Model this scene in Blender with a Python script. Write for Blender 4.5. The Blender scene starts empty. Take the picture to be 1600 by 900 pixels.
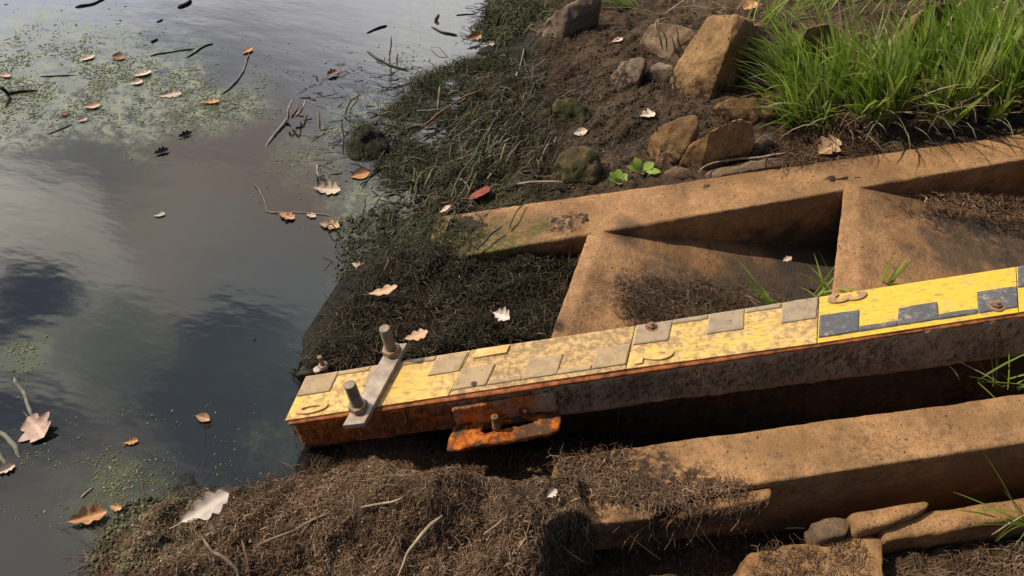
import bpy, bmesh, math
import numpy as np
from mathutils import Vector, Matrix

R = np.random.default_rng(11)
scene = bpy.context.scene
C = scene.collection

# ------------------------------------------------------------------ camera
F = 1209.0                                   # focal length in pixels of a 1600 px wide frame
RHO = math.radians(10.0)
PITCH = math.atan((518 * math.sin(RHO) + 1218 * math.cos(RHO)) / F)
def _lh(v): return np.array([v[0], v[1], -v[2]], float)
_Z = np.array([math.sin(RHO) * math.cos(PITCH), math.cos(RHO) * math.cos(PITCH), -math.sin(PITCH)])
_f = np.array([0, 0, 1.0]); _Y = _f - _Z * _Z[2]; _Y /= np.linalg.norm(_Y)
_Zr, _Yr = _lh(_Z), _lh(_Y); _Xr = np.cross(_Yr, _Zr)
M = np.array([_Xr, _Yr, _Zr])                # camera axes -> world axes
def cam2w(v): return M @ _lh(v)
G = cam2w([1, .15, 0]); G /= np.linalg.norm(G)          # down-the-bank direction of the gauge (points uphill)
CR = cam2w([518, 1218, F]); CR /= np.linalg.norm(CR)    # level cross direction
N = np.cross(G, CR); N /= np.linalg.norm(N)             # normal of the bank slope
def ray(x, y): return cam2w([(x - 800) / F, (450 - y) / F, 1])
_G0 = ray(1000, 540) * 1.6
_r = ray(480, 708)
H = -(_r * ((_G0 @ N - .11) / (_r @ N)))[2]
CAM = np.array([0, 0, H])
K0 = (_G0 + CAM) @ N
def P(x, y, off=0.0):
    "point of the bank plane (moved by off along its normal)"
    r = ray(x, y); return CAM + r * ((K0 + off - CAM @ N) / (r @ N))
def PZ(x, y, z=0.0):
    r = ray(x, y); return CAM + r * ((z - H) / r[2])
def zplane(x, y, off): return (K0 + off - N[0] * x - N[1] * y) / N[2]

cam_d = bpy.data.cameras.new('camera'); cam_d.sensor_width = 36; cam_d.lens = 36 * F / 1600
cam_d.clip_start = .02; cam_d.clip_end = 2000
cam = bpy.data.objects.new('camera', cam_d); C.objects.link(cam)
mw = Matrix([[M[i][j] for j in range(3)] + [CAM[i]] for i in range(3)] + [[0, 0, 0, 1]])
cam.matrix_world = mw
scene.camera = cam

# ------------------------------------------------------------------ light
SUN_AZ, SUN_EL = math.radians(-84), math.radians(42)     # azimuth from +Y, towards +X
sd = np.array([math.sin(SUN_AZ) * math.cos(SUN_EL), math.cos(SUN_AZ) * math.cos(SUN_EL), math.sin(SUN_EL)])
sun_d = bpy.data.lights.new('sun', 'SUN'); sun_d.energy = 4.6; sun_d.angle = math.radians(.5); sun_d.color = (1, .89, .73)
sun = bpy.data.objects.new('sun', sun_d); C.objects.link(sun)
sun.rotation_euler = Vector(sd).to_track_quat('Z', 'Y').to_euler(); sun.location = (-3, 2, 4)
vs = scene.view_settings
vs.view_transform = 'Standard'; vs.look = 'None'; vs.exposure = 0.0; vs.gamma = 1.0; vs.use_curve_mapping = False
scene.cycles.max_bounces = 6

WATER_IOR = 1.6
def lin(c): return np.array([((v / 255 + .055) / 1.055) ** 2.4 if v > 10 else v / 255 / 12.92 for v in c])
def fres(ci, n=WATER_IOR):
    g_ = math.sqrt(n * n - 1 + ci * ci)
    return .5 * ((g_ - ci) / (g_ + ci)) ** 2 * (1 + ((ci * (g_ + ci) - 1) / (ci * (g_ - ci) + 1)) ** 2)

world = bpy.data.worlds.new('World'); scene.world = world; world.use_nodes = True
wt = world.node_tree; wt.nodes.clear()
def wn(t, **k):
    n_ = wt.nodes.new(t)
    for a, b in k.items(): setattr(n_, a, b)
    return n_
wl = wt.links.new
w_out = wn('ShaderNodeOutputWorld')
sky = wn('ShaderNodeTexSky', sky_type='NISHITA', sun_disc=False, sun_elevation=SUN_EL, sun_rotation=SUN_AZ)
bg_sky = wn('ShaderNodeBackground'); bg_sky.inputs['Strength'].default_value = .08; wl(sky.outputs[0], bg_sky.inputs['Color'])
tc = wn('ShaderNodeTexCoord')
wno = wn('ShaderNodeTexNoise'); wno.inputs['Scale'].default_value = 7.0; wno.inputs['Detail'].default_value = 7; wno.inputs['Roughness'].default_value = .58
wl(tc.outputs['Generated'], wno.inputs['Vector'])
vm = wn('ShaderNodeVectorMath', operation='SUBTRACT'); wl(wno.outputs['Color'], vm.inputs[0]); vm.inputs[1].default_value = (.5, .5, .5)
vm2 = wn('ShaderNodeVectorMath', operation='SCALE'); wl(vm.outputs[0], vm2.inputs[0]); vm2.inputs['Scale'].default_value = .13
vm3 = wn('ShaderNodeVectorMath', operation='ADD'); wl(tc.outputs['Generated'], vm3.inputs[0]); wl(vm2.outputs[0], vm3.inputs[1])
wdir = wn('ShaderNodeVectorMath', operation='NORMALIZE'); wl(vm3.outputs[0], wdir.inputs[0])
# clouds standing over the river: where each one is mirrored, its tone on the water, its angular radius and softness (degrees)
CLOUDS = [(0, -40, (150, 162, 192), 20, 10), (330, 40, (196, 192, 194), 17, 9), (600, 60, (166, 165, 168), 15, 9), (110, 40, (168, 170, 180), 6, 4),
          (420, 260, (108, 108, 112), 8, 6), (20, 215, (150, 143, 138), 3.2, 3), (240, 260, (94, 96, 100), 7.5, 4.5), (230, 400, (86, 85, 83), 8, 5), (400, 390, (99, 88, 82), 7, 5), (300, 490, (104, 99, 92), 7, 5), (470, 520, (88, 90, 90), 6, 5),
          (4, 372, (156, 151, 142), 3.6, 3.0), (80, 420, (128, 124, 116), 3.0, 2.2), (75, 625, (34, 39, 51), 6, 1.8), (240, 605, (36, 41, 52), 4.8, 1.6), (385, 548, (40, 46, 60), 3.2, 1.4), (150, 640, (36, 41, 52), 5, 1.6),
          (125, 530, (112, 112, 104), 4.2, 2.0), (60, 545, (104, 104, 98), 3.0, 1.8), (190, 545, (80, 82, 78), 3.0, 1.8), (5, 472, (50, 54, 64), 2.2, 1.6), (410, 640, (66, 72, 74), 5, 3.5), (320, 690, (54, 59, 64), 5, 4), (60, 815, (90, 85, 82), 5, 3), (15, 725, (44, 49, 60), 3.2, 2.0), (110, 880, (86, 84, 80), 6, 4), (590, 185, (92, 95, 110), 2.5, 2)]
BODY = np.array([.010, .011, .0105])
prev = None
for (px, py, col, rad, soft) in CLOUDS:
    r = ray(px, py); r = r / np.linalg.norm(r); ci = -r[2]
    L = np.maximum(lin(col) - BODY, .004) / fres(ci)
    d = np.array([r[0], r[1], -r[2]])
    dot = wn('ShaderNodeVectorMath', operation='DOT_PRODUCT'); wl(wdir.outputs[0], dot.inputs[0]); dot.inputs[1].default_value = d
    mr = wn('ShaderNodeMapRange', interpolation_type='SMOOTHSTEP')
    wl(dot.outputs['Value'], mr.inputs['Value'])
    mr.inputs['From Min'].default_value = math.cos(math.radians(rad + soft)); mr.inputs['From Max'].default_value = math.cos(math.radians(max(rad - soft, .2)))
    mx = wn('ShaderNodeMix', data_type='RGBA'); wl(mr.outputs[0], mx.inputs['Factor'])
    if prev is None: mx.inputs['A'].default_value = (.9, .92, .95, 1)
    else: wl(prev, mx.inputs['A'])
    mx.inputs['B'].default_value = (*L, 1); prev = mx.outputs['Result']
bg_cl = wn('ShaderNodeBackground'); bg_cl.inputs['Strength'].default_value = 1.0; wl(prev, bg_cl.inputs['Color'])
# cloud cover: full over the river, broken elsewhere
rc = ray(250, 400); rc /= np.linalg.norm(rc)
dotc = wn('ShaderNodeVectorMath', operation='DOT_PRODUCT'); wl(wdir.outputs[0], dotc.inputs[0]); dotc.inputs[1].default_value = (rc[0], rc[1], -rc[2])
mrc = wn('ShaderNodeMapRange', interpolation_type='SMOOTHSTEP'); wl(dotc.outputs['Value'], mrc.inputs['Value'])
mrc.inputs['From Min'].default_value = math.cos(math.radians(48)); mrc.inputs['From Max'].default_value = math.cos(math.radians(36))
wmix = wn('ShaderNodeMixShader'); wl(mrc.outputs[0], wmix.inputs[0]); wl(bg_sky.outputs[0], wmix.inputs[1]); wl(bg_cl.outputs[0], wmix.inputs[2])
wl(wmix.outputs[0], w_out.inputs['Surface'])

# ------------------------------------------------------------------ numeric helpers
def _hash(i, j, k, s):
    with np.errstate(over='ignore'):
        h = (i * 374761393 + j * 668265263 + k * 2147483647 + s * 1274126177).astype(np.int64) & 0xffffffff
        h = ((h ^ (h >> 13)) * 1274126177) & 0xffffffff
        h = (h ^ (h >> 16)) & 0xffff
    return h / 65535.0
def vnoise(p, s=0):
    p = np.asarray(p, float); i = np.floor(p).astype(np.int64); f = p - i; f = f * f * (3 - 2 * f)
    out = 0
    for a in (0, 1):
        for b in (0, 1):
            for c in (0, 1):
                w = (f[..., 0] if a else 1 - f[..., 0]) * (f[..., 1] if b else 1 - f[..., 1]) * (f[..., 2] if c else 1 - f[..., 2])
                out = out + w * _hash(i[..., 0] + a, i[..., 1] + b, i[..., 2] + c, s)
    return out
def fbm(p, sc, octv=4, s=0, gain=.5):
    p = np.asarray(p, float); t = 0; a = 1; n_ = 0
    for o in range(octv):
        t = t + a * (vnoise(p * sc * 2 ** o, s + o) - .5); n_ += a; a *= gain
    return t / n_ * 2
def in_poly(x, y, poly):
    inside = np.zeros(len(x), bool); n_ = len(poly)
    for a in range(n_):
        x1, y1 = poly[a]; x2, y2 = poly[(a + 1) % n_]
        c = ((y1 > y) != (y2 > y)) & (x < (x2 - x1) * (y - y1) / (y2 - y1 + 1e-9) + x1); inside ^= c
    return inside
def sample_poly(poly, n_):
    poly = np.array(poly, float); lo, hi = poly.min(0), poly.max(0); out = np.zeros((0, 2))
    while len(out) < n_:
        q = R.uniform(lo, hi, (n_ * 2, 2)); out = np.vstack([out, q[in_poly(q[:, 0], q[:, 1], poly)]])
    return out[:n_]

# ------------------------------------------------------------------ ground shape
def base2(px, py): return P(px, py, -.075)[:2]
CAPS = []                                             # (a, b, radius, falloff, delta)
def cap(a, b, rad, fall, d): CAPS.append((base2(*a), base2(*b), rad, fall, d))
cap((672, 700), (1900, 530), .06, .06, -.30)          # gap between gauge and lower ledge
cap((560, 700), (672, 700), .035, .03, -.10)
cap((1000, 440), (1900, 305), .20, .05, -.45)         # hollow under the steps
cap((640, 500), (880, 450), .13, .06, -.20)           # hollow under the lowest step
cap((520, 520), (620, 500), .06, .05, -.08)
cap((1010, 905), (1230, 885), .085, .05, -.16)
cap((1330, 890), (1900, 780), .15, .10, -.17)
cap((1400, 880), (1900, 810), .10, .08, -.03)         # low ground below the ledge
cap((1000, 760), (1900, 640), .07, .05, -.28)         # under the ledge
cap((420, 690), (520, 470), .085, .05, -.26)
cap((500, 712), (560, 700), .03, .04, -.12)
cap((300, 850), (640, 785), .07, .08, .050)
cap((640, 785), (790, 785), .05, .08, .018)
cap((915, 872), (1010, 900), .04, .05, -.11)           # root mat at the water
cap((400, 930), (700, 880), .10, .10, .045)
cap((900, 60), (840, 10), .10, .15, .05)
cap((1050, 120), (1300, 40), .20, .25, .05)
cap((1280, 130), (1900, 60), .20, .25, .04)
def ground(x, y, detail=True):
    x = np.asarray(x, float); y = np.asarray(y, float)
    z = zplane(x, y, -.075)
    far = np.hypot(x - .5, y - 1.5)
    z = np.where(z > 1.2, 1.2 + (z - 1.2) * .08, z); z = np.maximum(z, -1.2 + .02 * z)
    for a, b, rad, fall, d in CAPS:
        ab = b - a; t = np.clip(((x - a[0]) * ab[0] + (y - a[1]) * ab[1]) / (ab @ ab), 0, 1)
        ds = np.hypot(x - a[0] - t * ab[0], y - a[1] - t * ab[1])
        w = np.clip((rad + fall - ds) / fall, 0, 1); w = w * w * (3 - 2 * w)
        z = z + d * w
    if detail:
        p3 = np.stack([x, y, np.zeros_like(x)], -1)
        z = z + .030 * fbm(p3, 6, 3, 3) + .020 * fbm(p3, 26, 3, 7, .6) * np.clip(1.5 - far * .2, .2, 1)
    return z
def onG(px, py, dz=0.0, it=14):
    "points of the ground seen at pixels"
    px = np.atleast_1d(np.asarray(px, float)); py = np.atleast_1d(np.asarray(py, float))
    d = (np.stack([(px - 800) / F, (450 - py) / F, -np.ones_like(px)], -1)) @ M.T
    t = (K0 - .075 - CAM @ N) / (d @ N)
    q = CAM + d * t[:, None]
    for _ in range(it):
        z = np.maximum(ground(q[:, 0], q[:, 1]), 0.0) + dz
        tn = (z - H) / d[:, 2]; t = .5 * t + .5 * tn; q = CAM + d * t[:, None]
    return q

# ------------------------------------------------------------------ object helpers
def new_mesh(name, V, Fc, smooth=True, attrs=None):
    me = bpy.data.meshes.new(name); V = np.asarray(V, float)
    if isinstance(Fc, np.ndarray):
        k = Fc.shape[1]; me.vertices.add(len(V)); me.vertices.foreach_set('co', V.ravel())
        me.loops.add(Fc.size); me.loops.foreach_set('vertex_index', Fc.ravel().astype(np.int32))
        me.polygons.add(len(Fc)); me.polygons.foreach_set('loop_start', np.arange(0, Fc.size, k, dtype=np.int32))
        me.update(calc_edges=True)
    else:
        me.from_pydata([tuple(v) for v in V], [], Fc)
    me.validate()
    if smooth: me.polygons.foreach_set('use_smooth', np.ones(len(me.polygons), bool))
    for k, v in (attrs or {}).items():
        at = me.attributes.new(k, 'FLOAT', 'POINT'); at.data.foreach_set('value', np.asarray(v, np.float32))
    me.update(); return me
def tag(o, label=None, cat=None, group=None, kind=None):
    if label: o['label'] = label
    if cat: o['category'] = cat
    if group: o['group'] = group
    if kind: o['kind'] = kind
    return o
def thing(name, label, cat, loc, group=None):
    o = bpy.data.objects.new(name, None); o.empty_display_size = .05; C.objects.link(o); o.location = Vector(loc)
    return tag(o, label, cat, group)
def wloc(o):
    v = Vector((0, 0, 0))
    while o is not None: v = v + o.location; o = o.parent
    return np.array(v)
def obj(name, me, m, parent=None, loc=None):
    "mesh given in world coordinates; the origin goes to loc or to the parent"
    o = bpy.data.objects.new(name, me); C.objects.link(o)
    if parent is not None: o.parent = parent; base = wloc(parent)
    else: base = np.zeros(3) if loc is None else np.asarray(loc, float); o.location = Vector(base)
    if np.any(base): me.transform(Matrix.Translation(Vector(-base)))
    me.materials.append(m); return o
def grid_faces(nu, nv, wrap=False):
    i, j = np.meshgrid(np.arange(nu - 1), np.arange(nv if wrap else nv - 1), indexing='ij'); j2 = (j + 1) % nv
    return np.stack([i * nv + j, (i + 1) * nv + j, (i + 1) * nv + j2, i * nv + j2], -1).reshape(-1, 4)
def strands(paths, rad, sides=3):
    "tubes along paths (n,k,3) with radii (n,k)"
    n_, k, _ = paths.shape; T = np.gradient(paths, axis=1); T /= np.linalg.norm(T, axis=2, keepdims=True) + 1e-9
    ref = np.where(np.abs(T[..., 2:3]) > .85, np.array([1., 0, 0]), np.array([0, 0, 1.]))
    U = np.cross(T, ref); U /= np.linalg.norm(U, axis=2, keepdims=True) + 1e-9; W = np.cross(T, U)
    an = np.arange(sides) * 2 * math.pi / sides
    V = paths[:, :, None] + rad[:, :, None, None] * (np.cos(an)[None, None, :, None] * U[:, :, None] + np.sin(an)[None, None, :, None] * W[:, :, None])
    fb = grid_faces(k, sides, True)
    Fc = (fb[None] + (np.arange(n_) * k * sides)[:, None, None]).reshape(-1, 4)
    return V.reshape(-1, 3), Fc
def spline(pts, m=6):
    pts = np.asarray(pts, float); q = np.vstack([2 * pts[0] - pts[1], pts, 2 * pts[-1] - pts[-2]]); out = []
    for i in range(1, len(q) - 2):
        for t in np.linspace(0, 1, m, endpoint=False):
            a, b, c, d = q[i - 1], q[i], q[i + 1], q[i + 2]
            out.append(.5 * ((2 * b) + (c - a) * t + (2 * a - 5 * b + 4 * c - d) * t * t + (3 * b - a - 3 * c + d) * t ** 3))
    out.append(pts[-1]); return np.array(out)
def tube_mesh(name, path, r0, r1, sides=8, rough=.12, knots=0):
    k = len(path); t = np.linspace(0, 1, k); rad = r0 + (r1 - r0) * t
    rad = rad * np.clip(np.minimum(.35 + 7 * t, .30 + 5 * (1 - t)), 0, 1) * (1 + rough * fbm(np.asarray(path) * 1, 60, 2, 5))
    if knots: rad = rad * (1 + .25 * np.exp(-((t * knots) % 1 - .5) ** 2 / .004))
    V, Fc = strands(np.asarray(path)[None], rad[None], sides)
    V = list(V); n0 = len(V); faces = [tuple(f) for f in Fc]
    V += [path[0], path[-1]]
    for s in range(sides):
        faces.append((n0, (s + 1) % sides, s)); faces.append((n0 + 1, (k - 1) * sides + s, (k - 1) * sides + (s + 1) % sides))
    return new_mesh(name, np.array(V), faces)
def gridbox(name, c8, res=.009, r=.005, rv=.006, amp=.0015, seed=0, maxn=260):
    "box from 8 corners (bottom 4, top 4, same order) with worn, chipped edges"
    c8 = np.asarray(c8, float)
    L = [np.linalg.norm(c8[1] - c8[0]), np.linalg.norm(c8[3] - c8[0]), np.linalg.norm(c8[4] - c8[0])]
    n_ = [int(np.clip(l / res, 3, maxn)) for l in L]
    Vs, Fs, off = [], [], 0
    for ax in range(3):
        b, c = [a for a in range(3) if a != ax]
        for s in (0, 1):
            u, v = np.meshgrid(np.linspace(0, 1, n_[b] + 1), np.linspace(0, 1, n_[c] + 1), indexing='ij')
            q = np.zeros(u.shape + (3,)); q[..., ax] = s; q[..., b] = u; q[..., c] = v
            f = grid_faces(n_[b] + 1, n_[c] + 1) + off
            if (s == 0) == (ax != 1): f = f[:, ::-1]
            Vs.append(q.reshape(-1, 3)); Fs.append(f); off += u.size
    q = np.vstack(Vs); Fc = np.vstack(Fs); La = np.array(L)
    m = q * La
    def world(u):
        u0, u1, u2 = u[:, 0:1], u[:, 1:2], u[:, 2:3]
        bot = (c8[0] * (1 - u0) + c8[1] * u0) * (1 - u1) + (c8[3] * (1 - u0) + c8[2] * u0) * u1
        top = (c8[4] * (1 - u0) + c8[5] * u0) * (1 - u1) + (c8[7] * (1 - u0) + c8[6] * u0) * u1
        return bot * (1 - u2) + top * u2
    w0 = world(q)
    rr = r + rv * np.clip(fbm(w0, 18, 3, seed + 1) + .25, 0, 1.4) + rv * 1.5 * np.clip(fbm(w0, 55, 2, seed + 9) - .35, 0, 1)
    rr = np.minimum(rr, La.min() * .45)[:, None]
    inner = np.clip(m, rr, La - rr); dv = m - inner; dn = np.linalg.norm(dv, axis=1, keepdims=True)
    m2 = np.where(dn > 1e-9, inner + dv / np.maximum(dn, 1e-9) * rr, m)
    nd = np.where(dn > 1e-9, dv / np.maximum(dn, 1e-9), 0)
    m2 = m2 + nd * (amp * 2 * fbm(w0, 9, 3, seed + 3) + amp * fbm(w0, 60, 3, seed + 4))[:, None]
    Vw = world(m2 / La)
    me = new_mesh(name, Vw, Fc)
    bm = bmesh.new(); bm.from_mesh(me); bmesh.ops.remove_doubles(bm, verts=bm.verts, dist=1e-5)
    bmesh.ops.recalc_face_normals(bm, faces=bm.faces); bm.to_mesh(me); bm.free(); me.update(); return me
def slab8(top4, down):
    t = np.asarray(top4, float); d = np.asarray(down, float)
    return np.vstack([t + d, t])
def simple_box(name, c8, bev=.001):
    me = bpy.data.meshes.new(name); bm = bmesh.new(); vs_ = [bm.verts.new(tuple(v)) for v in c8]
    for f in ((3, 2, 1, 0), (4, 5, 6, 7), (0, 1, 5, 4), (1, 2, 6, 5), (2, 3, 7, 6), (3, 0, 4, 7)): bm.faces.new([vs_[i] for i in f])
    bmesh.ops.recalc_face_normals(bm, faces=bm.faces)
    if bev: bmesh.ops.bevel(bm, geom=list(bm.edges), offset=bev, segments=2, affect='EDGES', profile=.6)
    bm.to_mesh(me); bm.free(); me.update(); return me
def hull_rock(name, pts, bev=.014, amp=.006, seed=0, cuts=2):
    me = bpy.data.meshes.new(name); bm = bmesh.new()
    for p in pts: bm.verts.new(tuple(p))
    r_ = bmesh.ops.convex_hull(bm, input=bm.verts)
    bmesh.ops.delete(bm, geom=[v for v in bm.verts if not v.link_faces], context='VERTS')
    bmesh.ops.dissolve_limit(bm, angle_limit=.12, verts=bm.verts, edges=bm.edges)
    bmesh.ops.bevel(bm, geom=list(bm.edges), offset=bev, segments=3, affect='EDGES', profile=.55, clamp_overlap=True)
    bmesh.ops.triangulate(bm, faces=bm.faces)
    for _ in range(5):
        long_ = [e for e in bm.edges if e.calc_length() > .011]
        if not long_ or len(bm.faces) > 22000: break
        bmesh.ops.subdivide_edges(bm, edges=long_, cuts=1); bmesh.ops.triangulate(bm, faces=bm.faces)
    for _ in range(2): bmesh.ops.smooth_vert(bm, verts=bm.verts, factor=.4, use_axis_x=True, use_axis_y=True, use_axis_z=True)
    bm.normal_update()
    co = np.array([v.co for v in bm.verts]); no = np.array([v.normal for v in bm.verts])
    d = amp * 1.6 * fbm(co, 12, 3, seed) + amp * .8 * fbm(co, 50, 3, seed + 5)
    for v, q in zip(bm.verts, co + no * d[:, None]): v.co = q
    for f in bm.faces: f.smooth = True
    bm.to_mesh(me); bm.free(); me.update(); return me

# ------------------------------------------------------------------ materials
class NT:
    def __init__(s, name):
        s.m = bpy.data.materials.new(name); s.m.use_nodes = True; s.t = s.m.node_tree; s.t.nodes.clear()
        s.out = s.n('ShaderNodeOutputMaterial'); s.b = s.n('ShaderNodeBsdfPrincipled'); s.t.links.new(s.b.outputs[0], s.out.inputs['Surface'])
        s.pos = s.n('ShaderNodeNewGeometry').outputs['Position']
    def n(s, t, **k):
        x = s.t.nodes.new(t)
        for a, b in k.items(): setattr(x, a, b)
        return x
    def put(s, sock, v):
        if hasattr(v, 'is_output'): s.t.links.new(v, sock)
        elif isinstance(v, (tuple, list, np.ndarray)) and len(v) == 3 and sock.type == 'RGBA': sock.default_value = (*v, 1)
        else: sock.default_value = v
    def set(s, k, v): s.put(s.b.inputs[k], v)
    def noise(s, scale, detail=4, rough=.55, vec=None, dist=0.0, out='Fac'):
        x = s.n('ShaderNodeTexNoise'); s.put(x.inputs['Vector'], vec or s.pos); x.inputs['Scale'].default_value = scale
        x.inputs['Detail'].default_value = detail; x.inputs['Roughness'].default_value = rough; x.inputs['Distortion'].default_value = dist
        return x.outputs[out]
    def vor(s, scale, feature='F1', out='Distance'):
        x = s.n('ShaderNodeTexVoronoi', feature=feature); s.put(x.inputs['Vector'], s.pos); x.inputs['Scale'].default_value = scale; return x.outputs[out]
    def rng(s, v, a, b, c=0.0, d=1.0):
        x = s.n('ShaderNodeMapRange', interpolation_type='SMOOTHSTEP'); s.put(x.inputs['Value'], v)
        for i, q in zip(('From Min', 'From Max', 'To Min', 'To Max'), (a, b, c, d)): x.inputs[i].default_value = q
        return x.outputs[0]
    def mix(s, f, a, b, mode='MIX'):
        x = s.n('ShaderNodeMix', data_type='RGBA', blend_type=mode); s.put(x.inputs['Factor'], f); s.put(x.inputs['A'], a); s.put(x.inputs['B'], b); return x.outputs['Result']
    def mth(s, op, a, b=0.0):
        x = s.n('ShaderNodeMath', operation=op); s.put(x.inputs[0], a); s.put(x.inputs[1], b); return x.outputs[0]
    def attr(s, name): return s.n('ShaderNodeAttribute', attribute_name=name).outputs['Fac']
    def xyz(s):
        x = s.n('ShaderNodeSeparateXYZ'); s.put(x.inputs[0], s.pos); return x.outputs
    def bump(s, h, strength=.5, dist=.005, nrm=None):
        x = s.n('ShaderNodeBump'); s.put(x.inputs['Height'], h); x.inputs['Strength'].default_value = strength; x.inputs['Distance'].default_value = dist
        if nrm is not None: s.put(x.inputs['Normal'], nrm)
        s.set('Normal', x.outputs[0]); return x.outputs[0]
    def blob(s, centre, r0, r1, nz=.5, nscale=14):
        "soft irregular patch round a world point"
        x = s.n('ShaderNodeVectorMath', operation='DISTANCE'); s.put(x.inputs[0], s.pos); x.inputs[1].default_value = tuple(centre)
        d = s.mth('ADD', x.outputs['Value'], s.mth('MULTIPLY', s.mth('SUBTRACT', s.noise(nscale, 5, .65), .5), nz * r1))
        return s.rng(d, r1, r0)
def plain(name, col, rough=.8, var=.35, scale=60, bump=.3, spec=.3, bd=.002):
    t = NT(name); c = np.array(col)
    t.set('Base Color', t.mix(t.rng(t.noise(scale, 5, .6), .3, .7), c * (1 - var), c * (1 + var))); t.set('Roughness', rough); t.set('Specular IOR Level', spec)
    if bump: t.bump(t.noise(scale * 2.5, 4), bump, bd)
    return t.m

def concrete(name, col, moss=(), dirt=(), dark=()):
    t = NT(name); c = np.array(col)
    n1 = t.noise(6, 6, .68); n2 = t.noise(42, 6, .72); n3 = t.noise(330, 3, .7)
    k = t.mix(t.rng(n1, .36, .64), c * .66, c * 1.24)
    k = t.mix(t.rng(n2, .42, .66, 0, .6), k, c * np.array([.72, .66, .60]))
    k = t.mix(t.rng(t.noise(125, 4, .75), .50, .66, 0, .6), k, c * .50); k = t.mix(t.rng(n3, .52, .70, 0, .62), k, c * .42)
    k = t.mix(t.rng(t.noise(230, 2), .66, .74, 0, .4), k, np.array([.5, .38, .24]))
    pits = t.rng(t.vor(95), .16, .07); pits = t.mth('MAXIMUM', t.mth('MULTIPLY', pits, t.rng(t.noise(16, 3), .47, .58)), t.mth('MULTIPLY', t.rng(t.vor(44), .14, .06), t.rng(t.noise(9, 3), .44, .56)))
    k = t.mix(t.mth('MULTIPLY', pits, .8), k, (.035, .022, .013))
    for q, r0, r1 in moss: k = t.mix(t.mth('MULTIPLY', t.blob(q, r0, r1, 1.3, 22), t.rng(t.noise(75, 5, .75), .36, .60)), k, (.075, .085, .020))
    for q, r0, r1 in dirt:
        k = t.mix(t.mth('MULTIPLY', t.blob(q, r0, r1, 1.5, 30), t.rng(t.noise(70, 4, .7), .38, .55)), k, (.035, .02, .013))
    for q, r0, r1 in dark: k = t.mix(t.mth('MULTIPLY', t.blob(q, r0, r1, 1.2, 14), .75), k, np.array([.055, .045, .036]))  # dark patches; they also carry recess shade painted into the concrete colour
    sm = t.mth('MULTIPLY', t.rng(t.noise(4.2, 5, .7), .50, .66), t.rng(t.noise(60, 5, .75), .40, .62)); k = t.mix(t.mth('MULTIPLY', sm, .62), k, (.085, .050, .028))
    t.set('Base Color', k); t.set('Roughness', .92); t.set('Specular IOR Level', .2)
    h = t.mth('SUBTRACT', t.mth('ADD', t.mth('MULTIPLY', n3, .5), n2), t.mth('MULTIPLY', pits, 1.2)); t.bump(t.mth('ADD', h, t.mth('MULTIPLY', t.noise(125, 4, .75), -.8)), .8, .0055)
    return t.m

def soil_mat():
    t = NT('soil'); x, y, z = t.xyz()
    n1 = t.noise(7, 5, .65); n2 = t.noise(60, 6, .7); n3 = t.noise(240, 3, .7)
    k = t.mix(t.rng(n1, .35, .65), (.040, .024, .013), (.098, .060, .032))
    k = t.mix(t.rng(n2, .42, .72), k, (.150, .096, .054)); k = t.mix(t.rng(n3, .58, .72, 0, .6), k, (.16, .115, .08))
    wet = t.rng(t.mth('ADD', z, t.mth('MULTIPLY', t.mth('SUBTRACT', n1, .5), .16)), .16, .03)
    wc = t.mix(t.rng(t.noise(30, 5, .7), .4, .65), (.012, .013, .010), (.040, .044, .026))
    k = t.mix(wet, k, wc)
    t.set('Base Color', k); t.set('Roughness', t.rng(wet, 0, 1, .95, .75)); t.set('Specular IOR Level', .25)
    t.bump(t.mth('ADD', n2, t.mth('MULTIPLY', n3, .6)), .9, .012); return t.m

def water_mat():
    t = NT('river_water'); x, y, z = t.xyz()
    film = None
    for (px, py, r0, r1, a) in SCUM:
        b = t.mth('MULTIPLY', t.blob(PZ(px, py), r0, r1, 1.2, 5), a); film = b if film is None else t.mth('MAXIMUM', film, b)
    fn = t.rng(t.noise(26, 9, .8, dist=.5), .36, .66, 0, .92)
    film = t.mth('MULTIPLY', film, fn)
    k = t.mix(film, (.010, .011, .0105), t.mix(t.rng(t.noise(14, 4), .4, .6), (.105, .135, .038), (.195, .205, .095)))
    t.set('Base Color', k); t.set('Roughness', t.rng(film, 0, 1, .045, .6)); t.set('IOR', WATER_IOR)
    mp = t.n('ShaderNodeMapping'); t.put(mp.inputs['Vector'], t.pos); mp.inputs['Scale'].default_value = (1, 2.2, 1); mp.inputs['Rotation'].default_value = (0, 0, .5)
    h = t.mth('ADD', t.noise(5, 3, .5, vec=mp.outputs[0]), t.mth('MULTIPLY', t.noise(40, 3, .6), .05))
    t.bump(h, .10, .012); return t.m

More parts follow.
